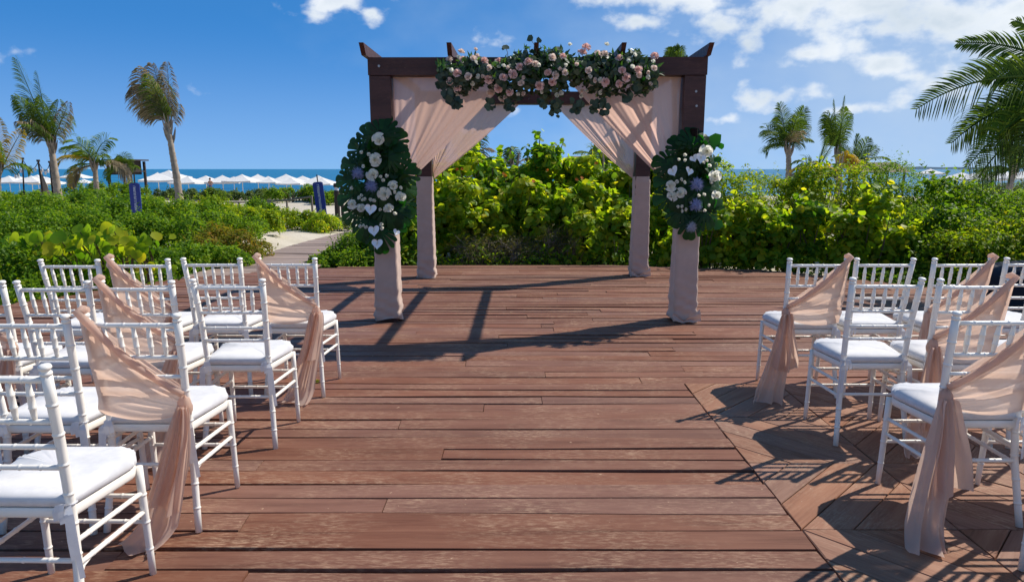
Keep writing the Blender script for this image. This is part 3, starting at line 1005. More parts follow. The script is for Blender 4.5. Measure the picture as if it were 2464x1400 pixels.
RIGHT = [
    (1.93, 4.27, 'white chair with sash at the aisle end of the right front row', 'blush sash on the aisle chair of the right front row, tail touching the parquet'),
    (2.357, 4.28, 'bare white chair second from the aisle in the right front row', None),
    (2.847, 4.28, 'white chair with sash third from the aisle in the right front row', 'blush sash on the third chair from the aisle of the right front row'),
    (3.32, 4.30, 'bare white chair at the right picture edge before the dark covered box', None),
    (1.943, 3.49, 'bare white chair at the aisle end of the second row right of the aisle', None),
    (2.377, 3.46, 'white chair with sash second from the aisle, second row right of the aisle', 'blush sash on the second chair from the aisle, second row on the right'),
    (2.85, 3.46, 'bare white chair just past the right picture edge in the second row', None),
    (1.935, 2.64, 'white chair with large sash at the aisle end of the right third row', 'largest blush sash right of the aisle, pleated tail with hem spread on the parquet'),
    (2.40, 2.63, 'bare white chair beyond the right picture edge in the third row', None),
    (2.10, 1.93, 'white chair at the lower right corner of which only the seat front shows', None),
]
k = 0
for (x, y, lab, sl) in LEFT:
    rz = random.uniform(-.02, .02)
    chair(x, y, lab, rz)
    if sl:
        sash(x, y, 1, sl, 100 + k).rotation_euler = (0, 0, rz)
    k += 1
for (x, y, lab, sl) in RIGHT:
    rz = random.uniform(-.02, .02)
    chair(x, y, lab, rz)
    if sl:
        sash(x, y, -1, sl, 100 + k).rotation_euler = (0, 0, rz)
    k += 1

# ------------------------------------------------------------------ the wooden arch (pergola)
POSTS = {'fl': (-1.222, 6.645), 'fr': (1.690, 6.625), 'bl': (-1.178, 9.36), 'br': (1.778, 9.50)}
PW = .098                                    # half width of a post
arch = thing('pergola', 'dark brown timber wedding arch with four posts and five rafters on the deck', 'pergola', (.25, 8.0, 0))


def apart(mb, name, mat, parent, smooth=False):
    """part built in world coordinates, parented to a thing at its own origin"""
    o = mb.obj(name, mat, parent, smooth)
    o.matrix_parent_inverse = Matrix.Translation(-Vector(parent.location))
    return o


for k_, (px, py) in POSTS.items():
    apart(MB().box(px - PW, px + PW, py - PW, py + PW, .004, 2.323, .004), 'post', M['pergola'], arch)


def beam(a, b, z0, z1, half, over):
    a, b = Vector((*a, 0)), Vector((*b, 0)); d = (b - a).normalized(); a -= d * over; b += d * over
    n_ = Vector((-d.y, d.x, 0)) * half
    V = [a - n_, b - n_, b + n_, a + n_]
    V = [(p.x, p.y, z0) for p in V] + [(p.x, p.y, z1) for p in V]
    return MB().add(V, [(3, 2, 1, 0), (4, 5, 6, 7), (0, 1, 5, 4), (1, 2, 6, 5), (2, 3, 7, 6), (3, 0, 4, 7)])


apart(beam((POSTS['fl'][0], POSTS['fl'][1]), (POSTS['fr'][0], POSTS['fr'][1]), 2.326, 2.483, .108, .104), 'beam', M['pergola'], arch)
apart(beam((POSTS['bl'][0], POSTS['bl'][1]), (POSTS['br'][0], POSTS['br'][1]), 2.326, 2.483, .108, .104), 'beam', M['pergola'], arch)
for i in range(5):
    xa = -1.338 + .778 * i
    xb = xa + .05
    h = .021
    y0, y1 = 6.335, 9.78
    V, Fs = [], []
    for xx, yy, zt in ((xa, y0, 0), (xb, y1, 0)):
        cut = .10 if yy == y0 else -.10
        V += [(xx - h, yy + cut, 2.485), (xx + h, yy + cut, 2.485), (xx + h, yy, 2.578), (xx - h, yy, 2.578)]
    Fs = [(0, 1, 2, 3), (7, 6, 5, 4), (0, 4, 5, 1), (1, 5, 6, 2), (2, 6, 7, 3), (3, 7, 4, 0)]
    apart(MB().add(V, Fs), 'rafter', M['pergola'], arch)
for px, pz in ((-1.222, 2.405), (1.66, 2.405), (1.70, 2.18), (1.71, 2.05)):
    mb = MB().tube([(px, POSTS['fl'][1] - .109 if pz > 2.3 else POSTS['fr'][1] - .099, pz), (px, (POSTS['fl'][1] - .118) if pz > 2.3 else POSTS['fr'][1] - .103, pz)], .011, 10)
    apart(mb, 'bolt', M['bolt'], arch, False)


# drapes: swags tied back to each post
def drape(tops, tie, spread, sag, waves, label, seed, nrm=(0, -1, 0)):
    V, Fs = fan_cloth(tops, tie, spread, 40, .016, nrm, sag, seed, 18, .014, .06)
    o = ob('drape', mk('drape', V, Fs, M['drape'], True))
    return tag(o, label, 'drape', 'blush drapes swagged on the arch')


def topline(x0, x1, y, z, n=130):
    return [Vector((x0 + (x1 - x0) * (i / (n - 1)), y + .005 * math.sin(i * .23) + .003 * math.sin(i * .61), z)) for i in range(n)]


drape(topline(-1.118, -.02, 6.66, 2.324), (-1.085, 6.60, 1.33), (.02, -.03, -.10), .03, 5,
      'blush drape tied back to the front left post, under the left end of the garland', 21)
drape(topline(1.585, .50, 6.64, 2.324), (1.555, 6.59, 1.33), (-.02, -.03, -.10), .03, 5,
      'blush drape tied back to the front right post, crossed by slanting bars of sunlight', 22)
drape(topline(-1.07, .10, 9.40, 2.324), (-1.055, 9.33, 1.40), (.02, -.03, -.10), .03, 4,
      'blush drape on the back beam tied to the back left post', 23)
drape(topline(1.67, .58, 9.49, 2.324), (1.655, 9.46, 1.40), (-.02, -.03, -.10), .03, 4,
      'blush drape on the back beam tied to the back right post', 24)


# cloth wound round the lower posts
def wrap(key, ztop, label, seed):
    px, py = POSTS[key]
    rr = random.Random(seed)
    n, nz = 56, 46
    ph = [rr.uniform(0, 6.28) for _ in range(6)]
    V = []
    for j in range(nz + 1):
        q = j / nz
        z = .012 + (ztop - .012) * q
        low = max(0, 1 - q * 3.2)
        for i in range(n):
            a = 2 * math.pi * i / n
            c_, s_ = math.cos(a), math.sin(a)
            hw = PW + .010 + .018 * (1 - q) ** 2
            m_ = (abs(c_) ** 9 + abs(s_) ** 9) ** (-1 / 9)
            r_ = hw * m_
            cr = math.sin(a * 2 + z * 46 + 2.1 * math.sin(a + z * 7 + ph[0]) + ph[1])
            cr2 = math.sin(-a * 3 + z * 75 + 1.6 * math.sin(a * 2 + ph[2]) + ph[3])
            r_ += (.0022 + .0095 * low) * cr + (.0014 + .006 * low) * cr2 + .0035 * math.sin(a * 3 + z * 4 + ph[4])
            if q > .97: r_ -= .004
            zz = z
            if j == 0: zz = .006 + .035 * max(0, math.sin(a * 1.0 + ph[5])) ** 3
            V.append((px + r_ * c_, py + r_ * s_, zz))
    Fs = [(j * n + i, j * n + (i + 1) % n, (j + 1) * n + (i + 1) % n, (j + 1) * n + i) for j in range(nz) for i in range(n)]
    o = ob('post_wrap', mk('post_wrap', V, Fs, M['wrap'], True))
    return tag(o, label, 'cloth wrap', 'cloth wraps round the arch posts')


wrap('fl', 1.37, 'rumpled blush cloth wound round the front left post below the white flowers', 1)
wrap('fr', 1.37, 'blush cloth wound round the front right post, folded up at its foot', 2)
wrap('bl', 1.375, 'blush cloth wound round the back left post with dark wood above', 3)
wrap('br', 1.375, 'blush cloth wound round the back right post, small corner trailing on deck', 4)
# the turned-up corners at the feet of the right posts
for key, nm in (('fr', 'wrap_corner'), ('br', 'wrap_corner')):
    px, py = POSTS[key]
    V, Fs = [], []
    for j in range(9):
        for i in range(13):
            s_, t_ = i / 12, j / 8
            x = px - .125 + .26 * s_
            y = py - .135 - .018 * math.sin(math.pi * s_) - .01 * math.sin(6 * t_ + s_ * 4)
            z = .012 + t_ * (.02 + .085 * abs(s_ - .42) * 2) + .006 * math.sin(s_ * 14)
            if s_ > .85: x += (s_ - .85) * .12 * (1 - t_)
            V.append((x, y, z))
    Fs = [(j * 13 + i, j * 13 + i + 1, (j + 1) * 13 + i + 1, (j + 1) * 13 + i) for j in range(8) for i in range(12)]
    w_ = [o for o in D.objects if o.name.startswith('post_wrap')]
    par = w_[1] if key == 'fr' else w_[3]
    ob('turned_up_hem', mk('turned_up_hem', V, Fs, M['wrap'], True), par)


# ------------------------------------------------------------------ flowers
def cup_petal(mb, a0, half, r0, z0, h, open_, rr, n=4, m=6):
    """a wide cupped petal: part of a bowl round the flower's axis, rounded and rolled at its rim"""
    V, Fs = [], []
    for j in range(n + 1):
        q = j / n
        for i in range(m + 1):
            s_ = (i / m - .5) * 2
            top = h * (1 - .42 * abs(s_) ** 2.6)
            z = z0 + top * q
            r_ = r0 * (.38 + .62 * math.sin(min(1.57, q * 1.9))) + open_ * q ** 3 + .02 * (1 - s_ * s_) * q
            a = a0 + half * s_ * (.55 + .45 * min(1, q * 2.2))
            V.append((r_ * math.cos(a), r_ * math.sin(a), z - open_ * .55 * q ** 6))
    for j in range(n):
        for i in range(m):
            a = j * (m + 1) + i
            Fs.append((a, a + 1, a + m + 2, a + m + 1))
    mb.add(V, Fs)


def rose_mesh(name, mat, seed, full=True):
    """unit rose (about 1 across), opening along +Z"""
    rr = random.Random(seed)
    mb = MB()
    rings = ((.12, 3, .95, -.02, .54, .00), (.20, 4, .80, -.05, .53, .03), (.28, 5, .66, -.10, .50, .12), (.33, 5, .60, -.15, .42, .26))
    for ring, (r_, cnt, half, z0, h, op) in enumerate(rings if full else rings[:3]):
        for k in range(cnt):
            a = 2 * math.pi * k / cnt + ring * .9 + rr.uniform(-.2, .2)
            cup_petal(mb, a, half * rr.uniform(.9, 1.1), r_ * rr.uniform(.94, 1.06), z0, h * rr.uniform(.84, 1.10), op * rr.uniform(.6, 1.5), rr)
    V, Fs = [], []
    n = 22
    for i in range(n + 1):
        t = i / n
        a = t * 3.6 * math.pi; r_ = .015 + .10 * t
        V += [(r_ * math.cos(a), r_ * math.sin(a), .0), (r_ * 1.1 * math.cos(a), r_ * 1.1 * math.sin(a), .50 - .06 * t)]
        if i: Fs.append((2 * i - 2, 2 * i, 2 * i + 1, 2 * i - 1))
    mb.add(V, Fs)
    return mb.mesh(name, mat, True)


ROSE = {
    'pink': [rose_mesh('rose', M['rose_pink'], i) for i in range(3)],
    'peach': [rose_mesh('rose', M['rose_peach'], 10 + i) for i in range(3)],
    'white': [rose_mesh('rose', M['rose_white'], 20 + i) for i in range(3)],
    'bud': [rose_mesh('spray_rose', M['rose_white'], 30 + i, False) for i in range(2)],
    'budp': [rose_mesh('spray_rose', M['rose_peach'], 40 + i, False) for i in range(2)],
}


def thistle_mesh(mat):
    mb = MB()
    rr = random.Random(4)
    for i in range(190):
        z = rr.uniform(-.25, 1); a = rr.uniform(0, 6.283); r_ = math.sqrt(max(0, 1 - z * z))
        d = Vector((r_ * math.cos(a), r_ * math.sin(a), z)); L = rr.uniform(.42, .54)
        s_ = d.orthogonal().normalized(); t_ = d.cross(s_)
        mb.add([d * .14 + s_ * .020, d * .14 - s_ * .012 + t_ * .017, d * .14 - s_ * .012 - t_ * .017, d * L + Vector((0, 0, .03))],
               [(0, 1, 3), (1, 2, 3), (2, 0, 3)])
    V, Fs = [], []
    for a in range(7):
        for b in range(10):
            th, ph = math.pi * a / 6, 2 * math.pi * b / 10
            V.append((math.sin(th) * math.cos(ph) * .24, math.sin(th) * math.sin(ph) * .24, math.cos(th) * .24))
    for a in range(6):
        for b in range(10):
            Fs.append((a * 10 + b, a * 10 + (b + 1) % 10, (a + 1) * 10 + (b + 1) % 10, (a + 1) * 10 + b))
    mb.add(V, Fs)
    return mb.mesh('thistle', mat)


def anthurium_mesh():
    """a heart-shaped white spathe, tip towards -Y, facing +Z"""
    V, Fs = [(0, .18, .0)], []
    n = 28
    for j in (1, 2, 3):
        for i in range(n):
            a = 2 * math.pi * i / n
            x = .50 * (math.sin(a) ** 3)
            y = (13 * math.cos(a) - 5 * math.cos(2 * a) - 2 * math.cos(3 * a) - math.cos(4 * a)) / 30
            q = j / 3
            V.append((x * q, .18 + (y - .18) * q, .09 * q * q + .03 * math.sin(5 * a) * q - .05 * q * max(0, -y)))
    for i in range(n): Fs.append((0, 1 + (i + 1) % n, 1 + i))
    for j in range(2):
        for i in range(n):
            a, b = 1 + j * n + i, 1 + j * n + (i + 1) % n
            Fs.append((a, b, b + n, a + n))
    return mk('anthurium', V, Fs, M['spathe'], True)


def monstera_mesh(seed):
    """split leaf about 1 long, stalk end near the origin, tip towards +Y, facing +Z"""
    rr = random.Random(seed)
    mb = MB()
    cy = .36

    def R(a):           # outline seen from the leaf's heart; a = 0 towards the tip
        a = abs(a)
        r_ = .64 - .17 * math.sin(min(a, 1.57)) ** 2 if a < 1.57 else .47 - .06 * (a - 1.57)
        if a > 2.5: r_ *= 1 - .55 * (a - 2.5) / .64
        return r_

    def P(a, q, roll=0):
        r_ = R(a) * q
        x, y = r_ * math.sin(a), cy + r_ * math.cos(a)
        return Vector((x, y, .05 * math.cos(a) + .07 * q * abs(math.sin(a)) - .17 * q * q + roll))
    cuts = [0.0, .42, .78, 1.14, 1.50, 1.86, 2.24, 2.66, 3.06]
    for s in (-1, 1):
        for i in range(len(cuts) - 1):
            a0, a1 = cuts[i], cuts[i + 1]
            depth = .34 + rr.uniform(-.05, .10)
            g0 = 0 if i == 0 else .030 + rr.uniform(0, .02)
            g1 = .030 + rr.uniform(0, .02)
            roll = rr.uniform(-.02, .02)
            n = 5
            rows = []
            for q, gf, n_ in ((0.0, 0, 0), (depth, 0, 0), (depth + .06, .55, 0), (.72, .9, .4), (.90, 1.1, .8), (1.0, 2.2, 1)):
                row = []
                for k in range(n + 1):
                    t = k / n
                    a = a0 + g0 * gf + (a1 - a0 - (g0 + g1) * gf) * t
                    row.append(P(s * a, q * (1 - .05 * abs(2 * t - 1) ** 3 * (q > .95)), roll * n_))
                rows.append(row)
            V = [p for r_ in rows for p in r_]
            Fs = []
            for j in range(len(rows) - 1):
                for k in range(n):
                    b_ = j * (n + 1) + k
                    f = (b_, b_ + 1, b_ + n + 2, b_ + n + 1)
                    Fs.append(f if s < 0 else f[::-1])
            mb.add(V, Fs)
    mb.tube([(0, -.16, -.06), (0, cy * .5, .035), (0, cy, .062), (0, .98, -.10)], [.010, .010, .008, .003], 5)
    return mb.mesh('monstera_leaf', M['monstera'])


TH, THG, AN = thistle_mesh(M['thistle']), thistle_mesh(M['thistle_grey']), anthurium_mesh()
MON = [monstera_mesh(i) for i in range(4)]


def facing(d, roll=0):
    d = Vector(d).normalized()
    return (d.to_track_quat('Z', 'Y') @ Matrix.Rotation(roll, 3, 'Z').to_quaternion()).to_euler()


def leafrot(nrm, tip):
    """local +Z to nrm, local +Y towards tip"""
    z = Vector(nrm).normalized(); y = Vector(tip); y = (y - z * y.dot(z)).normalized(); x = y.cross(z)
    return Matrix((x, y, z)).transposed().to_euler()


def local(o, parent):
    o.matrix_parent_inverse = Matrix.Translation(-Vector(parent.location))
    return o


rf = random.Random(77)
# --- garland along the front beam
gar = thing('flower_garland', 'long garland of pink roses and eucalyptus along the front beam of the arch', 'garland', (.32, 6.45, 2.3))
GX0, GX1 = -.66, 1.30


def gar_half(x):
    q = (x - GX0) / (GX1 - GX0)
    e = min(1, 6 * q, 7 * (1 - q))
    top = 2.475 + .035 * math.sin(x * 7) + .03 * math.sin(x * 17 + 1) + (.03 if x > .1 else -.01)
    bot = 2.135 - .05 * math.sin(x * 6.5 + .5) - .05 * math.sin(x * 15 + 2)
    mid = (top + bot) / 2
    return mid + (top - mid) * (.45 + .55 * e), mid + (bot - mid) * (.45 + .55 * e)


def gar_points(n, shell=True):
    P, Nn = [], []
    while len(P) < n:
        x = rf.uniform(GX0, GX1)
        t_, b_ = gar_half(x)
        mid, hz = (t_ + b_) / 2, (t_ - b_) / 2
        a = rf.uniform(-.25, math.pi + .25)
        r_ = rf.uniform(.72, 1.06) if shell else rf.uniform(.2, .8)
        # front half-ellipse: cos -> z, sin -> towards the camera
        p = (x, 6.47 - math.sin(a) * .20 * r_, mid + math.cos(a) * hz * r_)
        P.append(p); Nn.append((rf.uniform(-.25, .25), -math.sin(a), math.cos(a) * .8))
    return np.array(P), np.array(Nn)


P, Nn = gar_points(1500)
e1 = discs(P, Nn, .024, jitter=.55, k=7, cup=.08, T=np.tile([0, 0, -1.0], (len(P), 1)) + RNG.normal(0, .5, (len(P), 3)))
# hanging strands of eucalyptus
STP, STN = [], []
for (u, v, v1) in ((1100, 235, 262), (1180, 240, 262), (1225, 240, 268), (1085, 225, 250), (1335, 245, 282), (1345, 240, 268), (1430, 240, 270), (1455, 235, 275), (1385, 240, 270), (1395, 250, 262), (1305, 240, 258), (1510, 225, 243), (1530, 205, 222), (1062, 180, 215), (1075, 190, 235), (1570, 190, 215)):
    n = max(3, int((v1 - v) / 5))
    for i in range(n * 3):
        q = rf.random()
        p = at(u + rf.uniform(-9, 9), v + (v1 - v) * q, 6.30 + rf.uniform(-.03, .06))
        STP.append(p); STN.append((rf.uniform(-.6, .6), -1, rf.uniform(-.2, .5)))
for (u, v) in ((1297, 97), (1275, 93), (1217, 115), (1211, 118), (1500, 235), (1518, 240), (1190, 258), (1208, 248), (1295, 100)):
    STP.append(at(u, v, 6.32)); STN.append((rf.uniform(-.3, .3), -1, .3))
e2 = discs(np.array(STP), np.array(STN), .027, jitter=.3, k=7, cup=.08)
o = local(ob('eucalyptus', mk('eucalyptus', *cat([e1, e2]), M['eucalyptus'])), gar); o['kind'] = 'stuff'
P, Nn = gar_points(1300)
keep = RNG.random(len(P)) < np.clip((P[:, 2] - 2.15) / .25, .25, 1)
P, Nn = P[keep], Nn[keep]
l1 = leaves(P, Nn, .055, .36, jitter=.7, T=np.array([(0, -.4, .9)]) + RNG.normal(0, .55, (len(P), 3)))
o = local(ob('ruscus_leaves', mk('ruscus_leaves', *l1, M['ruscus'])), gar); o['kind'] = 'stuff'
mb = MB()
for i in range(26):
    x = GX0 + (GX1 - GX0) * (i + .5) / 26
    mb.tube([(x - .06, 6.47, 2.30 + .04 * math.sin(i)), (x, 6.43, 2.31 + .05 * math.sin(i * 2.1)), (x + .07, 6.45, 2.30)], .012, 5)
for (u0, v0, u1, v1) in ((1297, 97, 1290, 125), (1217, 115, 1222, 140), (1500, 225, 1512, 243), (1190, 240, 1192, 258), (1275, 93, 1290, 120)):
    mb.tube([at(u0, v0, 6.32), at((u0 + u1) / 2 + 2, (v0 + v1) / 2, 6.33), at(u1, v1, 6.36)], .0025, 4)
local(mb.obj('stems', M['stem'], gar), gar)
# dark heart behind the leaves
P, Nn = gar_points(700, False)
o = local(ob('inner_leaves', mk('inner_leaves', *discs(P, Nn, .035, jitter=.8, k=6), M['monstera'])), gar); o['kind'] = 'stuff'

PINK = [(470, 262), (573, 255), (675, 275), (825, 275), (730, 345), (720, 455), (408, 395), (522, 430), (335, 262), (867, 440), (965, 405), (1040, 495), (1115, 280), (1030, 330), (1350, 245), (1455, 228), (1305, 390), (1380, 415), (1475, 388), (1350, 485), (1220, 520), (740, 585), (817, 550), (930, 580), (865, 655), (1685, 140), (1650, 195), (1800, 205), (1868, 210), (2010, 245), (2040, 365), (1710, 370), (1875, 480), (2010, 500), (2205, 415), (2200, 360), (2360, 225), (2355, 350), (450, 185), (340, 480), (415, 540), (1185, 305), (2080, 440)]
CREAM = [(610, 230), (560, 500), (620, 430), (660, 430), (355, 375), (380, 540), (325, 545), (355, 580), (400, 605), (585, 548), (760, 520), (1225, 320), (1070, 440), (1245, 575), (1015, 600), (1060, 600), (1400, 615), (1435, 590), (1430, 360), (1480, 320), (1725, 430), (1780, 465), (1815, 480), (1830, 460), (1590, 315), (2105, 280), (2165, 222), (2300, 390), (2345, 290), (2300, 435), (2320, 505), (2140, 340), (1830, 590), (1650, 570), (1635, 620), (1690, 570), (910, 345), (870, 330), (840, 640), (885, 635), (1890, 120), (1525, 120), (590, 165), (420, 245)]


def gar_y(p):
    t_, b_ = gar_half(min(GX1, max(GX0, p.x)))
    mid, hz = (t_ + b_) / 2, max(.05, (t_ - b_) / 2)
    c_ = max(-1, min(1, (p.z - mid) / hz))
    return 6.47 - .205 * math.sqrt(max(0, 1 - c_ * c_)), c_


for j, (a, b) in enumerate(PINK):
    u, v = 1000 + a / 4.107, 80 + b / 4.107
    p = at(u, v, 6.3); yy, c_ = gar_y(p); p = at(u, v, yy - .012)
    kind = 'pink' if (j * 7) % 10 < 6 else 'peach'
    sz = rf.uniform(.053, .069)
    local(ob('rose', ROSE[kind][j % 3], gar, p, facing((rf.uniform(-.45, .45), -1, .25 + .6 * c_ + rf.uniform(-.2, .3)), rf.uniform(0, 6)), sz), gar)
for j, (a, b) in enumerate(CREAM):
    u, v = 1000 + a / 4.107, 80 + b / 4.107
    p = at(u, v, 6.3); yy, c_ = gar_y(p); p = at(u, v, yy - .015)
    local(ob('spray_rose', ROSE['bud' if j % 3 else 'budp'][j % 2], gar, p, facing((rf.uniform(-.6, .6), -1, .2 + .5 * c_ + rf.uniform(-.4, .4)), rf.uniform(0, 6)), rf.uniform(.040, .055)), gar)


# --- side arrangements
def arrangement(name, label, key, zc, mon, white, anth, thist, small, conv, grey=()):
    px, py = POSTS[key]
    t = thing(name, label, 'flower arrangement', (px, py - .13, zc), 0, 'tropical flower arrangements on the front posts')
    yb = py - PW - .06
    for (a, b, dirx, dirz, L, fx, mi) in mon:
        u, v = conv(a, b)
        c_ = at(u, v, yb - .05)                      # the middle of the leaf
        L *= .88
        tip = Vector((dirx, -.25, dirz)).normalized()
        nrm = Vector((fx, -1, .25))
        base = c_ - tip * L * .48
        base.y = yb - .02 + rf.uniform(-.035, .03)
        local(ob('monstera_leaf', MON[mi % 4], t, base, leafrot(nrm, tip), L), t)
    # filler greenery round the heart of the arrangement
    n = 260
    P = np.stack([RNG.normal(px, .10, n), RNG.uniform(yb - .02, yb + .05, n), RNG.uniform(zc - .42, zc + .40, n)], 1)
    lv = discs(P, np.tile([0, -1.0, .2], (n, 1)), .05, jitter=.7, k=7)
    o = local(ob('filler_leaves', mk('filler_leaves', *lv, M['monstera'])), t); o['kind'] = 'stuff'
    local(MB().tube([(px, yb + .03, zc - .46), (px, yb + .03, zc + .5)], .035, 8).obj('flower_foam', M['under'], t), t)
    for j, (a, b, s_) in enumerate(white):
        u, v = conv(a, b)
        local(ob('rose', ROSE['white'][j % 3], t, at(u, v, yb - .12), facing((rf.uniform(-.35, .35), -1, rf.uniform(.0, .5)), rf.uniform(0, 6)), s_ * .9), t)
    for (a, b, s_, rx) in anth:
        u, v = conv(a, b)
        f = ob('anthurium', AN, t, at(u, v, yb - .15), leafrot((rx * .9, -1 + .45 * abs(rx), .30), (rx, 0, 1)), s_ * .88); local(f, t)
        sp = MB().tube([(0, .16, .03), (0, .02, .10), (0, -.10, .14)], [.035, .04, .025], 7).obj('spadix', M['spadix'], f, True)
    for (a, b, s_) in thist:
        u, v = conv(a, b)
        local(ob('thistle', TH, t, at(u, v, yb - .14), facing((0, -1, .2)), s_), t)
    for (a, b, s_) in grey:
        u, v = conv(a, b)
        local(ob('thistle', THG, t, at(u, v, yb - .12), facing((0, -1, -.1)), s_), t)
    for j, (a, b) in enumerate(small):
        u, v = conv(a, b)
        local(ob('spray_rose', ROSE['bud'][j % 2], t, at(u, v, yb - .13), facing((rf.uniform(-.5, .5), -1, rf.uniform(-.1, .5)), rf.uniform(0, 6)), rf.uniform(.034, .044)), t)
    return t


convL = lambda a, b: (800 + a / 2.593, 260 + b / 2.593)
convR = lambda a, b: (1490 + a / 2.8, 300 + b / 2.8)
arrangement('flower_arrangement', 'taller arrangement of monstera leaves, white anthuriums and blue thistles on the left post', 'fl', 1.33,
            [(300, 150, .12, 1, .40, -.05, 0), (215, 185, -.5, .9, .38, -.2, 1), (160, 250, -.95, .62, .36, -.25, 2), (125, 345, -1, .28, .36, -.3, 3), (105, 440, -1, .05, .36, -.2, 0),
             (110, 545, -1, -.15, .34, -.2, 1), (140, 640, -.9, -.5, .36, -.2, 2), (375, 200, .75, .8, .34, .2, 3), (360, 290, .85, .35, .38, .1, 1), (440, 400, .95, .45, .38, .3, 2), (465, 480, 1, .05, .34, .9, 0),
             (440, 590, .9, -.5, .36, .5, 3), (400, 660, .7, -.75, .34, .2, 1), (220, 720, -.45, -1, .40, -.1, 0), (300, 790, .12, -1, .40, .05, 2), (250, 330, -.2, .9, .40, 0, 3), (300, 500, .3, -.6, .40, .1, 1), (200, 560, -.5, -.7, .38, -.1, 2), (330, 380, .4, .6, .36, .1, 0), (345, 640, .4, -.8, .38, .1, 3)],
            [(291, 200, .11), (265, 322, .11), (253, 415, .105), (380, 488, .085), (323, 537, .115), (430, 557, .09), (122, 598, .085), (350, 622, .08), (177, 628, .075)],
            [(238, 632, .125, .1), (260, 765, .125, -.15), (280, 847, .12, 0), (398, 775, .075, .5)],
            [(158, 410, .135), (242, 488, .14)],
            [(193, 365), (184, 278), (226, 292), (300, 430), (315, 450), (338, 425), (182, 545), (168, 560), (190, 575), (240, 572), (260, 580), (298, 634), (328, 640), (390, 660), (175, 740), (195, 735), (210, 745), (305, 725), (308, 750), (120, 500), (392, 525), (425, 500), (200, 570)],
            convL)
arrangement('flower_arrangement', 'shorter arrangement of monstera leaves, white roses and two blue thistles on the right post', 'fr', 1.345,
            [(510, 120, .05, 1, .38, .1, 0), (430, 150, -.7, .8, .32, -.1, 1), (590, 150, .7, .8, .32, .4, 2), (340, 255, -1, .35, .36, -.3, 3), (345, 370, -1, .05, .32, -.2, 0), (335, 480, -1, -.15, .32, -.2, 1),
             (670, 290, .85, .7, .38, .8, 2), (670, 390, 1, .05, .36, .8, 3), (640, 480, .95, -.35, .34, .4, 0), (410, 590, -.6, -.9, .34, -.1, 1), (590, 600, .6, -.85, .34, .3, 2), (480, 660, -.1, -1, .36, 0, 3), (470, 300, -.3, .7, .38, 0, 1), (560, 440, .4, -.5, .38, .1, 2), (430, 470, -.4, -.6, .38, -.1, 0), (560, 270, .3, .8, .36, .1, 3)],
            [(593, 180, .115), (645, 347, .10), (347, 410, .095), (413, 465, .09), (358, 483, .09), (658, 475, .075)],
            [(505, 228, .09, -.7), (548, 228, .115, .2), (365, 315, .12, -.8), (470, 315, .10, .5)],
            [(520, 405, .15), (515, 543, .145)],
            [(443, 205), (400, 235), (443, 243), (567, 258), (590, 245), (608, 275), (390, 385), (417, 370), (437, 390), (617, 388), (645, 375), (533, 480), (568, 472), (393, 553), (422, 550), (420, 583), (445, 573), (600, 543), (575, 578)],
            convR, [(485, 690, .12)])


# ------------------------------------------------------------------ vegetation
def lobes(rx, ry, h, k, rr, flat=.75):
    out = []
    for i in range(k):
        a = rr.uniform(0, 6.283); q = math.sqrt(rr.random())
        x, y = rx * .78 * q * math.cos(a), ry * .78 * q * math.sin(a)
        zt = h * (1 - .45 * q * q) * rr.uniform(.72, 1.0)
        zt *= 1.10
        r_ = min(rx, ry, h) * rr.uniform(.26, .42)
        out.append((x, y, zt - r_, r_))
        if zt > r_ * 2.2: out.append((x * 1.1, y * 1.1, (zt - r_) * .42, r_ * 1.08))
    return np.array(out)


def sample_shell(lb, n, rng, low=.0):
    """points on the outer skin of a union of lobes, with outward normals"""
    w = lb[:, 3] ** 2; w = w / w.sum()
    P, Nn = [], []
    got = 0
    while got < n:
        m = (n - got) * 2 + 50
        i = rng.choice(len(lb), m, p=w)
        d = norm(rng.normal(0, 1, (m, 3)))
        d[:, 2] = np.where(d[:, 2] < -.35, -d[:, 2], d[:, 2])
        r_ = lb[i, 3:4] * rng.uniform(.70, 1.14, (m, 1))
        p = lb[i, :3] + d * r_
        dist = np.linalg.norm(p[:, None, :] - lb[None, :, :3], axis=2) / lb[None, :, 3]
        ok = (dist.min(1) > .70) & (p[:, 2] > low)
        P.append(p[ok]); Nn.append(d[ok]); got += int(ok.sum())
    return np.concatenate(P)[:n], np.concatenate(Nn)[:n]


GRAPE_LEAF = {}


def single_leaf(mat):
    if mat not in GRAPE_LEAF:
        GRAPE_LEAF[mat] = []
        for i in range(4):
            rr = np.random.default_rng(90 + i)
            V, Fa = discs(np.zeros((1, 3)), np.array([[0, 0, 1.0]]), 1.0, rr, .0, 12, .13 + .05 * i, T=np.array([[1.0, 0, 0]]))
            GRAPE_LEAF[mat].append(mk('leaf', V, Fa, M[mat]))
    return GRAPE_LEAF[mat]


def stems_mb(rx, ry, h, n, rr, r0=.018):
    mb = MB()
    for i in range(n):
        a = rr.uniform(0, 6.283); q = rr.uniform(.3, .85)
        p1 = Vector((rx * q * math.cos(a), ry * q * math.sin(a), h * rr.uniform(.5, .85)))
        p0 = Vector((p1.x * .25, p1.y * .25, -.05))
        mid = p0.lerp(p1, .5) + Vector((rr.uniform(-.1, .1), rr.uniform(-.1, .1), .05)) * rx
        mb.tube([p0, p0.lerp(mid, .6), mid, p1], [r0, r0 * .85, r0 * .65, r0 * .25], 5)
    return mb


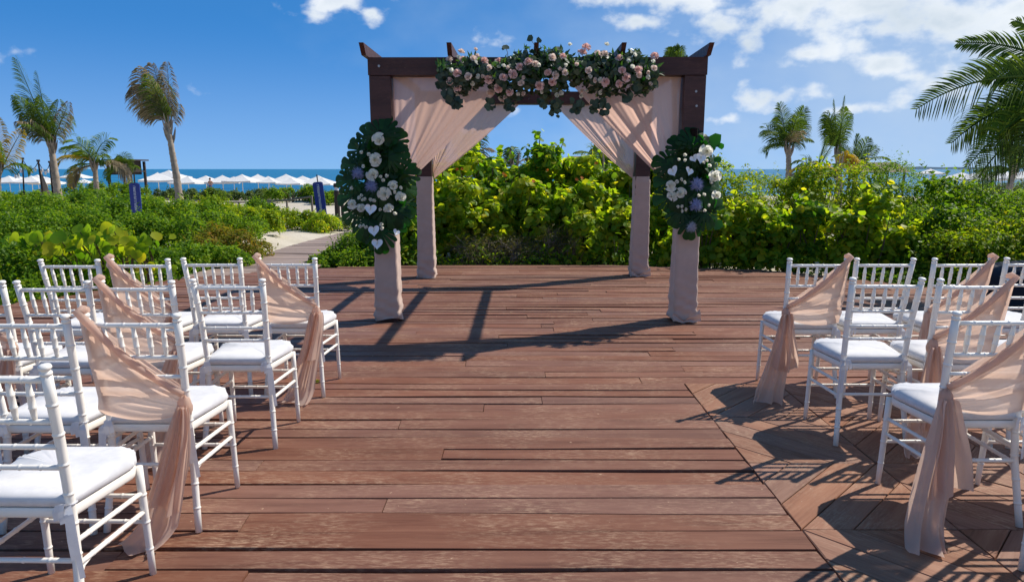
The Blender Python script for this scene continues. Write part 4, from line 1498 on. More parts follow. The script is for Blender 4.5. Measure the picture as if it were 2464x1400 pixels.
def bush(name, label, cat_, x, y, rx, ry, h, n, size, mat, seed, group, aspect=.5, round_=False, k=12, big=0, bigmat=None, bigsize=.09, ns=9, z0=None):
    rr = random.Random(seed); rng = np.random.default_rng(seed)
    z0 = ground_z(x, y) if z0 is None else z0
    t = thing(name, label, cat_, (x, y, z0), 0, group)
    lb = lobes(rx, ry, h, k, rr)
    P, Nn = sample_shell(lb, n, rng)
    # loose sprigs standing out of the mass, so that its outline is ragged
    ms = max(30, n // 70)
    Ps, Nsp = sample_shell(lb, ms, rng)
    dirs = norm(Nsp * .6 + np.array([0, 0, .8]) + rng.normal(0, .35, (ms, 3)))
    ln = rng.uniform(.10, .34, (ms, 1)) * min(1, h)
    kk = 9
    q_ = np.tile(np.linspace(.0, 1, kk), ms)[:, None]
    Pq = np.repeat(Ps, kk, 0) + np.repeat(dirs * ln, kk, 0) * q_ + rng.normal(0, .018, (ms * kk, 3))
    P = np.concatenate([P, Pq]); Nn = np.concatenate([Nn, np.repeat(dirs, kk, 0) * .5 + rng.normal(0, .6, (ms * kk, 3))])
    up = Nn + np.array([0, 0, .55])
    if round_: V, Fa = discs(P, up, size, rng, .5, 7, .15)
    else: V, Fa = leaves(P, up, size, aspect, rng, jitter=.6)
    o = ob('foliage', mk('foliage', V, Fa, M[mat]), t); o['kind'] = 'stuff'
    stems_mb(rx, ry, h, ns, rr).obj('stems', M['stem'], t)
    if big:
        P, Nn = sample_shell(lb, big * 6, rng)
        idx = [i for i in range(len(P)) if Nn[i][1] < .3][:big]
        for i in idx:
            p = P[i] + Nn[i] * .05
            d = Vector(Nn[i]) + Vector((rr.uniform(-.5, .5), rr.uniform(-.6, .2), rr.uniform(.1, .8)))
            ob('leaf', single_leaf(bigmat)[rr.randrange(4)], t, p, facing(d, rr.uniform(0, 6.28)), bigsize * rr.uniform(.7, 1.25))
    return t


def shoot(t, base, tip, n, mat, size, rr):
    """an upright sea-grape shoot: a stem with round leaves up its length (part of shrub t, local coordinates)"""
    mb = MB().tube([base, base.lerp(tip, .5) + Vector((.02, 0, 0)), tip], [.014, .010, .005], 6)
    mb.obj('shoot_stem', M['stem'], t)
    for i in range(n):
        q = i / max(1, n - 1)
        p = base.lerp(tip, .12 + .88 * q)
        a = i * 2.4
        d = Vector((math.cos(a) * .9, math.sin(a) * .9 - .35, .5 + .5 * q))
        ob('leaf', single_leaf(mat)[i % 4], t, p + Vector((math.cos(a), math.sin(a), .2)) * size * .7, facing(d, rr.uniform(0, 6)), size * (1.1 - .35 * q))


rv = random.Random(31)
# --- sea grapes behind the arch
SG = 'sea grape shrubs behind the arch'
center = [
    # u of middle, Y, top v, half width m, leaf bias material, label
    (1070, 12.2, 374, 1.0, 'grape_bright', 'sea grape shrub directly right of the back left post of the arch'),
    (1195, 12.6, 370, .95, 'grape', 'sea grape shrub with orange leaves left of the tall upright shoots'),
    (1310, 12.9, 348, 1.15, 'grape', 'tallest sea grape shrub with upright shoots framed by the arch'),
    (1435, 12.6, 362, 1.05, 'grape_bright', 'sea grape shrub left of the back right post of the arch'),
    (1545, 12.3, 370, 1.05, 'grape_bright', 'sea grape shrub half hidden behind the back right post'),
    (1120, 11.75, 440, .85, 'grape_bright', 'low bright sea grape at the foot of the shrubs, beside the back left post'),
    (1255, 11.9, 440, .95, 'grape_bright', 'yellow green sea grape in the middle below the upright shoots'),
    (1400, 11.8, 440, .9, 'grape_bright', 'yellow green sea grape above the grey twiggy scrub'),
    (1500, 11.75, 455, .8, 'grape_bright', 'low sea grape shrub beside the foot of the back right post'),
    (1005, 11.7, 455, .6, 'grape', 'sea grape shrub glimpsed between the two left posts'),
    (1640, 11.9, 440, .75, 'grape_bright', 'sea grape shrub behind the white flowers of the right post'),
    (1135, 12.9, 372, 1.15, 'grape_bright', 'sea grape shrub in front of the pale palm, below the back left drape'),
    (1230, 13.2, 372, 1.1, 'grape', 'sea grape shrub in front of the palm left of the upright shoots'),
]
big_left = {0: 22, 1: 22, 2: 26, 3: 24, 4: 20, 5: 22, 6: 26, 7: 22, 8: 16, 9: 8, 10: 10, 11: 14, 12: 14}
shr = []
for j, (u, Y, vt, hw, mat, lab) in enumerate(center):
    p = at(u, vt, Y); z0 = ground_z(p.x, Y)
    t = bush('sea_grape_shrub', lab, 'shrub', p.x, Y, hw, .75, p.z - z0, 4600 if j < 5 or j > 10 else 2800, .054, mat, 300 + j, SG, round_=True, k=13,
             big=big_left[j], bigmat='grape_bright' if mat == 'grape_bright' else 'grape', bigsize=.082)
    shr.append(t)
t = shr[2]
for (ua, va, ub, vb, n) in ((1290, 385, 1300, 316, 9), (1335, 385, 1356, 340, 8), (1268, 390, 1265, 352, 6), (1232, 395, 1228, 360, 6), (1330, 392, 1331, 350, 6), (1308, 390, 1312, 362, 5)):
    shoot(t, at(ua, va, 12.6) - t.location, at(ub, vb, 12.6) - t.location, n, 'grape', .075, rv)
t = shr[0]
for (ua, va, ub, vb, n) in ((1150, 425, 1152, 392, 5), (1185, 420, 1183, 384, 5), (1065, 425, 1060, 398, 4)):
    shoot(t, at(ua, va, 12.0) - t.location, at(ub, vb, 12.0) - t.location, n, 'grape', .075, rv)
# scattered orange leaves
for j, (u, v) in enumerate(((1100, 408), (1112, 407), (1212, 418), (1216, 424), (1083, 395), (1317, 410), (1400, 428), (1283, 436), (1435, 393), (1080, 400), (1388, 432))):
    s_ = shr[1] if u < 1300 else shr[3]
    ob('orange_leaf', single_leaf('orange')[j % 4], s_, at(u, v, 11.6) - s_.location, facing((rv.uniform(-.5, .5), -1, .6), rv.uniform(0, 6)), .038)

# --- grey twiggy scrub in the middle at the deck edge
def scrub(label, u, Y, hw, vt, seed, green):
    rr = random.Random(seed); rng = np.random.default_rng(seed)
    p = at(u, vt, Y); z0 = ground_z(p.x, Y); h = p.z - z0
    t = thing('dry_scrub', label, 'shrub', (p.x, Y, z0), 0, 'grey twiggy scrub at the back edge of the deck')
    mb = MB(); tips = []
    for i in range(95):
        a = rr.uniform(0, 6.283); q = rr.uniform(.15, 1)
        e = Vector((hw * q * math.cos(a), .45 * q * math.sin(a), h * rr.uniform(.45, 1) * (1.05 - .4 * q)))
        b = Vector((e.x * .3, e.y * .3, 0)); m_ = b.lerp(e, .5) + Vector((rr.uniform(-.12, .12), rr.uniform(-.1, .1), rr.uniform(0, .1)))
        mb.tube([b, m_, e], [.008, .006, .002], 4)
        for k in range(3):
            f = m_.lerp(e, rr.random()); g2 = f + Vector((rr.uniform(-.2, .2), rr.uniform(-.15, .15), rr.uniform(-.05, .15)))
            mb.tube([f, g2], [.004, .0015], 3); tips.append(g2)
        tips.append(e)
    mb.obj('twigs', M['twig'], t)
    P = np.array([tips[rng.integers(len(tips))] for _ in range(green)]) + rng.normal(0, .05, (green, 3))
    o = ob('foliage', mk('foliage', *leaves(P, np.tile([0, -.3, 1.0], (green, 1)), .045, .22, rng, jitter=.8), M['drygrass']), t); o['kind'] = 'stuff'


scrub('grey twiggy scrub with fine olive leaves at the middle of the back deck edge', 1350, 11.25, .62, 535, 1, 3800)
scrub('low grey bare twigs left of the middle of the back deck edge', 1225, 11.2, .62, 560, 2, 2400)
scrub('small wiry scrub in front of the back left post shrubs', 1150, 11.2, .45, 555, 3, 2200)
# low sea grapes sprouting along the deck edge
for j, (u, v, sz) in enumerate(((1180, 618, .5), (1085, 610, .6), (1330, 600, .55), (1375, 590, .7), (1465, 575, .8), (1010, 600, .5))):
    p = on(u, 628, 0); Y = 10.95
    p = at(u, v, Y); z0 = -.25
    t = thing('sea_grape_seedling', ['single round-leaved sea grape sprout left of the twiggy scrub', 'low sea grape sprouts beside the foot of the back left post', 'thin sea grape sprout in front of the twiggy scrub', 'upright sea grape sprout just right of the twiggy scrub',
               'broad clump of sea grape sprouts at the foot of the back right post', 'low sea grape sprouts between the two left posts'][j], 'shrub', (p.x, Y, z0), 0, 'sea grape sprouts along the back deck edge')
    for q in range(2 + j % 3):
        shoot(t, Vector((rv.uniform(-.12, .12), 0, 0)), Vector((rv.uniform(-.22, .22), rv.uniform(-.1, .05), (p.z - z0) * rv.uniform(.75, 1.05))), 5, 'grape_bright', .07, rv)

# --- right hand hedge
RH = 'bushes along the right side of the deck'
right_front = [
    (1715, 10.85, 478, .75, 'low sea grape just right of the front right post'),
    (1815, 10.75, 480, .85, 'low yellow sea grape, second to the right of the arch'),
    (1920, 10.5, 482, .85, 'low sea grape behind the nearest chair of the right front row'),
    (2020, 10.25, 478, .8, 'low yellowing sea grape behind the second chair of the right front row'),
    (2105, 9.95, 470, .7, 'sea grape with the yellowest leaves at the right end of its row'),
]
for j, (u, Y, vt, hw, lab) in enumerate(right_front):
    p = at(u, vt, Y); z0 = ground_z(p.x, Y)
    bush('sea_grape_shrub', lab, 'shrub', p.x, Y, hw, .55, p.z - z0, 2600, .044, 'grape_bright' if j != 2 else 'grape', 400 + j, 'low sea grapes right of the arch', round_=True, k=11, big=20, bigmat='grape_bright', bigsize=.07)
right_back = [
    (1745, 12.6, 391, 1.0, 'bushy', 'tall yellow green bush just right of the arch flowers'), (1850, 12.9, 385, 1.1, 'bushy', 'tall yellow green bush below the tall right palms'),
    (1960, 12.8, 391, 1.1, 'bushy', 'tall fine leaved bush left of the yellow palm frond'), (2070, 12.4, 397, 1.1, 'bushy', 'tall fine leaved bush in front of the thatched roof'),
    (2180, 12.0, 391, 1.1, 'bush', 'dark green bush whose top just covers the sea on the right'), (2285, 11.4, 401, 1.1, 'bush', 'green bush with a yellowing top below the white parasols on the right'),
    (2390, 10.8, 429, 1.0, 'bush', 'green bush below the near palm fronds'), (2200, 10.4, 500, .9, 'bush', 'dark bush behind the third chair of the right front row'),
    (2300, 9.8, 505, .9, 'bush', 'dark bush between the third and fourth chair of the right front row'), (2400, 9.2, 500, .9, 'bushy', 'bush with yellow tips at the right picture edge above the covered box'),
    (2480, 9.9, 459, .9, 'bush', 'green bush cut by the right picture edge'), (2560, 9.2, 469, 1.0, 'bush', 'green bush beyond the right picture edge'),
]
for j, (u, Y, vt, hw, mat, lab) in enumerate(right_back):
    p = at(u, vt, Y); z0 = ground_z(p.x, Y)
    bush('leafy_bush', lab, 'bush', p.x, Y, hw, .8, p.z - z0, (9000, 11000, 7500)[j % 3], (.058, .047, .068)[j % 3], mat if j % 4 else ('bush_dark' if mat == 'bush' else 'bushy'), 500 + j, RH, aspect=(.5, .36, .6)[j % 3], k=15)

# --- left hand hedge: a bank of low bushes falling towards the deck
LH = 'low bushes on the bank left of the boardwalk'
left = [
    (20, 8.7, 585, .95, 'bush', 'dark low bush at the left picture edge above the second row of chairs'), (190, 9.3, 590, .9, 'bush', 'dark bush behind the leftmost chair of the front row'),
    (350, 10.0, 585, .85, 'bush', 'bush behind the sashed chair, outer half of the left front row'), (490, 10.6, 580, .8, 'bush', 'bush behind the third chair of the left front row'),
    (540, 11.6, 545, .7, 'bush', 'brownish bush on the bank nearest the sand and boardwalk'), (60, 11.2, 505, 1.2, 'bush', 'bush on the bank at the left edge under the tall green palm'),
    (240, 11.6, 508, 1.2, 'bush', 'bush on the bank below the small yellow palm'), (400, 12.2, 508, 1.1, 'bush', 'bush on the bank below the leaning dry palm'),
    (530, 13.2, 498, 1.0, 'bush', 'bush on the bank between the leaning palm and the sand'), (590, 14.6, 498, .85, 'bushy', 'yellow green bush at the right end of the bank'),
    (-20, 14.5, 462, 1.5, 'bush', 'far bush on the bank at the left picture edge'), (130, 15.2, 462, 1.5, 'bush', 'far bush at the foot of the tall green palm'),
    (290, 15.8, 470, 1.4, 'bush', 'far bush in front of the left blue sign'), (430, 16.2, 474, 1.3, 'bush', 'far bush at the foot of the leaning dry palm'),
    (545, 16.8, 474, 1.2, 'bushy', 'far light green bush in front of the dune plants'), (-120, 10.2, 545, 1.1, 'bush', 'bush beyond the left picture edge'),
    (20, 19.5, 458, 2.0, 'bush', 'hindmost bush of the bank under the yellow palm'), (190, 20, 460, 1.9, 'bush', 'hindmost bush of the bank between the two green palms'), (345, 19.8, 476, 1.3, 'bushy', 'hindmost bush of the bank right of the left blue sign'),
    (470, 19.6, 478, 1.4, 'bush', 'hindmost bush of the bank right of the leaning palm'), (585, 19.4, 480, 1.2, 'bushy', 'hindmost bush at the right end of the bank'),
]
for j, (u, Y, vt, hw, mat, lab) in enumerate(left):
    p = at(u, vt, Y); z0 = ground_z(p.x, Y)
    bush('leafy_bush', lab, 'bush', p.x, Y, hw, .85 if Y < 14 else 1.2, max(.45, p.z - z0), (9500, 7000, 11000)[j % 3], (.050, .066, .044)[j % 3] * (1 if Y < 14 else 1.3), ('bush_dark', 'bush', 'bush_dark', 'bush', 'bushy')[j % 5] if j != 4 else 'bush_brown', 600 + j, LH, aspect=(.55, .38, .62)[j % 3], k=14)
# single sea grapes among the left bushes (leaf by leaf)
GL = [[(35, 575), (18, 582), (45, 592), (62, 585), (78, 570), (8, 600)], [(95, 575), (108, 580), (75, 588), (90, 572)], [(142, 570), (150, 585), (158, 578), (118, 600), (140, 600)],
      [(188, 548), (214, 550), (205, 562), (200, 575), (190, 578), (222, 580), (228, 598), (212, 572), (178, 580), (196, 590)], [(258, 552), (272, 552), (282, 562), (275, 582), (298, 572), (262, 565), (300, 585), (255, 590)],
      [(345, 572), (352, 585), (318, 582), (338, 600), (328, 610), (342, 618), (310, 600), (298, 605)]]
GLAB = ['round yellow green sea grape leaves at the left picture edge', 'small sea grape behind the leftmost chair of the front row, pale leaves', 'sea grape with a folded dark leaf above the leftmost front row chair',
        'sea grape with the brightest yellow leaves on the left bank', 'sea grape with two large yellow leaves right of the brightest one', 'sea grape with a pale fan shaped leaf, rightmost on the left bank']
for pts, lab in zip(GL, GLAB):
    um = sum(p[0] for p in pts) / len(pts)
    c_ = at(um, 640, 8.75); c_.z = ground_z(c_.x, 8.75)
    t = thing('sea_grape_shrub', lab, 'shrub', c_, 0, 'sea grapes growing through the left bushes')
    mb = MB()
    for j, (u, v) in enumerate(pts):
        p = at(u, v + rv.uniform(-4, 4), 8.55 + rv.uniform(-.15, .2)) - c_
        ob('leaf', single_leaf('grape_bright')[j % 4], t, p, facing((rv.uniform(-.7, .7), -1, rv.uniform(-.1, .9)), rv.uniform(0, 6)), rv.uniform(.075, .115))
        b = Vector((p.x * .2, .25, 0)); mb.tube([b, b.lerp(p, .6) + Vector((0, .12, .1)), p], [.012, .009, .005], 5)
    mb.obj('stems', M['stem'], t)
    rng = np.random.default_rng(len(pts) + int(um))
    n = 60
    P = np.stack([rng.normal(0, .25, n), rng.normal(.05, .15, n), rng.uniform(.3, .95, n)], 1)
    o = ob('foliage', mk('foliage', *discs(P, np.tile([0, -.8, .6], (n, 1)), .06, rng, .5, 7), M['grape']), t); o['kind'] = 'stuff'
# grass blades at the deck edge, far left
t = thing('grass_tuft', 'few upright green grass blades at the left edge of the deck', 'grass', (-5.62, 7.75, -.1))
mb = MB()
for i in range(16):
    x = rv.uniform(-.45, .5); h = rv.uniform(.35, .62); l = rv.uniform(-.12, .06)
    w = .012
    mb.add([(x - w, 0, 0), (x + w, 0, 0), (x + l * .4 + w * .8, -.03, h * .6), (x + l * .4 - w * .8, -.03, h * .6), (x + l, -.08, h)], [(0, 1, 2, 3), (3, 2, 4)])
mb.obj('blades', M['palm_bright'], t)

# --- ground cover hugging the outer edge of the deck
rng = np.random.default_rng(808)
edge_ = [(-1.5, 10.58), (1.55, 10.62), (3.81, 10.02), (5.28, 8.57), (6.2, 7.1)]
Pp = []
for (ax, ay), (bx, by) in list(zip(edge_[:-1], edge_[1:])) + [((-2.7, 10.35), (-1.5, 10.58)), ((-5.63, 7.36), (-4.6, 9.1)), ((-6.5, 5.6), (-5.63, 7.36))]:
    L = math.hypot(bx - ax, by - ay); n = int(L * 1300)
    t_ = rng.random(n); o_ = rng.uniform(.06, .75, n)
    ox, oy = (by - ay) / L, -(bx - ax) / L
    if ox * (ax) + oy * (ay - 6) < 0: ox, oy = -ox, -oy
    x_ = ax + (bx - ax) * t_ + ox * o_; y_ = ay + (by - ay) * t_ + oy * o_
    top_ = .02 + .16 * np.sin(x_ * 3.1 + y_ * 2) ** 2 + .10 * np.sin(x_ * 9.0) ** 2
    Pp.append(np.stack([x_, y_, -.26 + (top_ + .26) * rng.random(n) ** .7 * np.clip(o_ / .25, .35, 1)], 1))
Pp = np.concatenate(Pp)
o = ob('undergrowth', mk('undergrowth', *leaves(Pp, np.tile([0, -.3, 1.0], (len(Pp), 1)), .06, .45, rng, jitter=.6), M['bush'])); o['kind'] = 'stuff'

# --- shrub and grass right of the boardwalk, in front of the left post
for j, (u, Y, vt, hw, mat, lab) in enumerate(((805, 11.2, 598, .5, 'bush', 'low shrub at the right edge of the boardwalk'), (860, 11.4, 565, .65, 'bush', 'shrub behind the front left post of the arch'), (935, 11.3, 560, .6, 'bush', 'shrub between the two left posts, at the deck edge'),
                                              (915, 13.2, 500, .8, 'bush', 'taller shrub behind the arrangement on the left post'))):
    p = at(u, vt, Y); z0 = ground_z(p.x, Y)
    bush('leafy_bush', lab, 'bush', p.x, Y, hw, .55, p.z - z0, 5200, .05, mat, 700 + j, 'bushes between boardwalk and arch', aspect=.45, k=11)
# --- yellow and silvery shrubs beyond the sand
for j, (u, Y, vt, hw, mat, lab) in enumerate(((690, 18.6, 500, .8, 'bushy', 'light green shrub left of the leaning blue sign'), (735, 18.2, 508, .6, 'bushy', 'light green shrub in front of the leaning blue sign'), (775, 17.6, 514, .5, 'grape_bright', 'small bright yellow shrub beside the boardwalk'),
                                              (812, 18.4, 514, .5, 'dune', 'silvery grey shrub beside the boardwalk behind the arch flowers'))):
    p = at(u, vt, Y); z0 = ground_z(p.x, Y)
    bush('dune_shrub', lab, 'shrub', p.x, Y, hw, .5, max(.35, p.z - z0), 2600, .062, mat, 720 + j, 'shrubs on the sand beside the boardwalk', aspect=.5, k=9)
# --- low dune plants in front of the beach
for j, (u, Y, vt, hw, mat, lab) in enumerate(((205, 26, 440, 2.0, 'bush', 'feathery green shrub behind the small yellow palm'), (275, 27, 438, 1.6, 'bush', 'feathery shrub left of the left blue sign'), (400, 27, 462, 1.2, 'dune', 'grey green dune plants behind the leaning palm'), (480, 27, 458, 1.5, 'dune', 'grey green dune plants below the person on the beach'),
                                              (515, 26.2, 456, .7, 'palm_bright', 'bright green tuft among the dune plants'), (575, 27, 457, 1.5, 'dune', 'darkest dune plants in the middle of the dune'), (640, 27, 459, 1.2, 'dune', 'dune plants under the parasols right of the middle'), (700, 25.5, 445, 1.3, 'bush', 'tall grassy dune shrub left of the leaning sign'),
                                              (748, 25.5, 448, .8, 'bush', 'tall grassy dune shrub directly behind the leaning sign'), (792, 25, 458, .6, 'bush', 'small dune shrub between leaning sign and dark bollard'), (60, 26, 462, 2.2, 'bush', 'dune shrubs at the far left below the parasols'),
                                              (2420, 24, 438, 2.2, 'dune', 'dune shrub at the foot of the small right palm'), (2330, 25, 428, 1.8, 'dune', 'dune shrub below the right parasols'))):
    p = at(u, vt, Y); z0 = ground_z(p.x, Y)
    bush('dune_shrub', lab, 'shrub', p.x, Y, hw, 1.0, max(.4, p.z - z0), 3200, .11, mat, 740 + j, 'low plants along the dune', aspect=.28, k=11)

# ------------------------------------------------------------------ palms
WIND = Vector((-.55, -.1, 0))


def frond(t, o_, ang, dy, L, droop, mat, nl=34, ll=.5, hang=.5, wind=.5, width=.02, seed=0, closed=0.0, face=False):
    """one frond as a part of palm t. ang: direction of its start in degrees (0 = +X, 90 = up), dy: how much it leans to +Y"""
    rr = random.Random(seed)
    a = math.radians(ang)
    d = Vector((math.cos(a), dy, math.sin(a))).normalized()
    p = Vector(o_); n = 14; pts = [p.copy()]; dirs = [d.copy()]
    for i in range(n):
        q = (i + 1) / n
        d = (d + Vector((0, 0, -1)) * droop * 2.2 / n * (.4 + 1.2 * q) + WIND * wind * .22 / n * (.3 + q)).normalized()
        p = p + d * (L / n)
        pts.append(p.copy()); dirs.append(d.copy())
    mb = MB()
    mb.tube(pts, [width * (1.2 - .95 * i / n) for i in range(n + 1)], 5)
    nl = int(nl * 1.35)
    for k in range(nl):
        q = .12 + .88 * k / (nl - 1)
        f = q * n; i = min(n - 1, int(f)); w_ = f - i
        b = pts[i].lerp(pts[i + 1], w_); tg = dirs[i].lerp(dirs[i + 1], w_).normalized()
        sd = tg.cross(Vector((0, -1, .35)) if abs(tg.z) > .5 else Vector((0, 0, 1)))
        if face: sd = tg.cross(Vector((0, -1, .45)))
        if sd.length < .1: sd = Vector((1, 0, 0))
        sd.normalize(); upn = sd.cross(tg)
        ln = ll * (math.sin(math.pi * (.16 + .80 * q)) ** .7) * rr.uniform(.85, 1.1)
        for s in (-1, 1):
            if rr.random() < (.14 if 'dry' in mat else .05): continue
            fw = .55 + .6 * q + closed
            lk = .66 if face and (sd * s).z > 0 else 1.0
            dv = (sd * s * (1 - closed * .75) + tg * fw + upn * .25 * (1 - hang) + Vector((rr.uniform(-.1, .1), rr.uniform(-.1, .1), rr.uniform(-.08, .08)))).normalized()
            ln_ = ln * lk
            e1 = b + dv * ln_ * .5 + WIND * wind * ln * .10
            d2 = (dv + Vector((0, 0, -1)) * hang * 1.1 + WIND * wind * .7).normalized()
            e2 = e1 + d2 * ln_ * .32
            d3 = (d2 + Vector((0, 0, -1)) * hang * 1.1 + WIND * wind * .6).normalized()
            e3 = e2 + d3 * ln_ * .24
            wv = tg.cross(dv)
            wv = (tg * .8 + wv * .6).normalized() * (.008 + ll * .011)
            mb.add([b - wv * .5, b + wv * .5, e1 + wv, e1 - wv, e2 + wv * .7, e2 - wv * .7, e3], [(0, 1, 2, 3), (3, 2, 4, 5), (5, 4, 6)])
    return mb.obj('frond', M[mat], t)


def trunk(t, pts, r0, r1, seed=0, boots=True):
    pts = [Vector(p) for p in pts]
    P = []
    for i in range(len(pts) - 1):
        for k in range(12): P.append(pts[i].lerp(pts[i + 1], k / 12))
    P.append(pts[-1])
    n = len(P)
    rad = [(r0 + (r1 - r0) * min(1, i / n * 1.3)) * (1 + .13 * (i % 2) + .05 * math.sin(i * 1.7)) * (1.15 - .15 * min(1, i / 5)) for i in range(n)]
    MB().tube(P, rad, 10).obj('trunk', M['trunk'], t, True)
    if boots:                          # old leaf bases below the crown
        mb = MB(); rr = random.Random(seed)
        for i in range(11):
            a = rr.uniform(0, 6.28); q = rr.uniform(.80, 1.0)
            b = P[int(q * (n - 1))]
            o_ = Vector((math.cos(a), math.sin(a), 0))
            mb.tube([b + o_ * r1 * .7, b + o_ * (r1 * 1.5) + Vector((0, 0, .16)), b + o_ * (r1 * 2.2) + Vector((0, 0, .42))], [.05, .035, .012], 5, flat=.4)
        mb.obj('leaf_base', M['trunk'], t)


def palm(label, Y, trunk_px, r0, r1, fronds, group, seed=0, zb=None):
    pts = [at(u, v, Y) for u, v in trunk_px]
    g0 = Vector((pts[0].x, Y, ground_z(pts[0].x, Y)))
    t = thing('palm_tree', label, 'palm tree', g0, 0, group)
    pl = [Vector((0, 0, 0))] + [p - g0 for p in pts[1:]]
    trunk(t, pl, r0 * .60, r1 * .66, seed)
    top = pl[-1]
    for i, fr in enumerate(fronds):
        frond(t, top + Vector((rv.uniform(-.03, .03), 0, rv.uniform(-.1, .1))), *fr, seed=seed * 50 + i) if not isinstance(fr[-1], dict) else frond(t, top, *fr[:-1], seed=seed * 50 + i, **fr[-1])
    return t


PG = 'coconut palms on the dune'
# ang, dy, L, droop, mat, nl, ll, hang, wind
palm('tall green palm with an upright frond, at the far left', 23, [(142, 480), (136, 440), (128, 385), (122, 345)], .20, .13,
     [(102, -.1, 2.7, .0, 'palm', 46, .55, .35, .4, {'closed': .45}), (98, .1, 2.30, .0, 'palm', 40, .42, .4, .2, {'closed': .7}), (103, .25, 1.75, .14, 'palm', 40, .56, .7, .5), (106, -.3, 1.65, .2, 'palm', 40, .56, .8, .5),
      (108, .1, 1.5, .22, 'palm', 38, .56, .9, .5), (98, -.5, 1.6, .2, 'palm', 40, .56, .8, .5), (90, .4, 1.6, .15, 'palm', 40, .55, .8, .4), (84, -.3, 1.4, .2, 'palm', 36, .55, .9, .3),
      (64, .1, 1.5, .0, 'palm_dry', 34, .55, 1.0, .5), (112, -.2, 1.2, .3, 'palm_dry', 34, .5, 1.1, .3), (106, -.7, 1.2, .4, 'palm_dry', 34, .55, 1.1, .3), (80, .5, 1.2, .3, 'palm', 30, .65, 1.0, .3), (98, -.8, 1.2, .4, 'palm', 32, .55, 1.0, .4)], PG, 1)
palm('leaning palm with a dry wind-swept crown, left of the sea view', 23, [(434, 482), (424, 420), (414, 365), (404, 300)], .20, .125,
     [(97, 0, 1.85, .04, 'palm_dry', 46, .72, .9, 1.3), (86, .1, 1.95, .0, 'palm_dry', 44, .55, .8, 1.1), (104, -.2, 1.75, .08, 'palm_dry', 46, .78, .9, 1.3), (111, .2, 1.6, .10, 'palm_dry', 44, .8, 1.0, 1.3),
      (119, -.2, 1.4, .14, 'palm_dry', 42, .78, 1.1, 1.2), (79, -.2, 1.2, .1, 'palm_dry', 38, .55, 1.1, .6), (99, .4, 1.65, .1, 'palm', 42, .65, .9, 1.2), (92, -.4, 1.6, .1, 'palm', 42, .6, .8, 1.2), (127, .1, 1.0, .3, 'palm_dry', 36, .7, 1.2, 1.0), (70, .2, .8, .2, 'palm_dry', 30, .5, 1.2, .2)], PG, 2)
palm('small yellowing palm beside the tall green palm', 25, [(233, 482), (231, 440), (228, 395)], .16, .11,
     [(120, .1, 1.45, .9, 'palm_bright', 38, .6, .6, .9), (100, -.3, 1.25, .9, 'palm_bright', 38, .6, .6, .9), (75, .1, 1.2, .9, 'palm_bright', 36, .55, .6, .6), (150, -.1, 1.5, .7, 'palm_yellow', 38, .55, .7, .7), (165, .3, 1.5, .9, 'palm_bright', 36, .6, .8, .7),
      (40, .2, 1.3, 1.0, 'palm_dry', 34, .5, .8, .4), (15, -.1, 1.6, .8, 'palm_dry', 36, .5, .9, .2), (185, -.3, 1.2, .9, 'palm_yellow', 32, .5, .9, .6), (60, -.4, 1.1, 1.1, 'palm', 34, .5, .7, .5), (130, .5, 1.3, .9, 'palm', 36, .55, .6, .8), (170, -.4, 1.2, 1.2, 'palm_dry', 32, .5, .9, .6)], PG, 3)
palm('yellow palm cut off by the left picture edge', 21, [(-12, 470), (-6, 425), (0, 410)], .16, .11,
     [(85, 0, 1.5, .10, 'palm_yellow', 38, .5, .6, .5), (66, .2, 1.45, .10, 'palm_yellow', 38, .5, .6, .3), (95, -.2, 1.4, .2, 'palm_yellow', 38, .55, .6, .6), (75, -.4, 1.3, .25, 'palm_bright', 36, .5, .7, .4), (50, .3, .9, .9, 'palm_bright', 30, .5, .9, .2), (120, .2, 1.3, .7, 'palm_yellow', 34, .5, .7, .6)], PG, 4)
palm('dark low palm in front of the lookout hut', 30, [(318, 470), (312, 440), (306, 408)], .15, .1,
     [(155, .1, 1.0, .5, 'palm', 34, .5, .6, .3), (130, -.2, .85, .5, 'palm', 34, .5, .6, .3), (105, .1, .75, .6, 'palm', 32, .5, .7, .3), (75, -.2, .65, .7, 'palm', 30, .45, .7, .2), (172, -.3, 1.0, .7, 'palm', 32, .5, .8, .3), (142, .5, .9, .6, 'palm', 32, .5, .7, .3), (50, -.3, .6, .8, 'palm', 28, .4, .8, .1), (90, -.5, .7, .6, 'palm', 30, .45, .7, .2)], PG, 5)
palm('pale palm half hidden behind the back left drape', 20, [(1128, 470), (1128, 420), (1130, 395)], .14, .1,
     [(80, .1, 1.1, .5, 'palm', 34, .45, .8, -.6), (100, -.2, 1.0, .5, 'palm', 34, .45, .8, .2), (60, .2, .9, .7, 'palm_dry', 32, .45, .8, -.5), (140, .2, .6, 1.2, 'palm_dry', 28, .4, .9, .3), (165, -.1, .7, .6, 'palm_dry', 28, .4, .8, .3), (90, .4, 1.1, .4, 'palm_bright', 30, .4, .8, -.5)], PG, 6)
palm('palm with pale fronds left of the upright sea grape shoots', 20, [(1235, 450), (1238, 415), (1238, 398)], .13, .1,
     [(150, .1, .6, .4, 'palm_dry', 28, .35, .6, .3), (165, -.1, .75, .2, 'palm_bright', 28, .3, .6, .2), (95, .2, .5, .6, 'palm', 28, .35, .7, .4), (40, -.1, .7, .6, 'palm_dry', 26, .35, .7, .2), (120, .1, .6, .6, 'palm', 26, .35, .7, .4)], PG, 7)
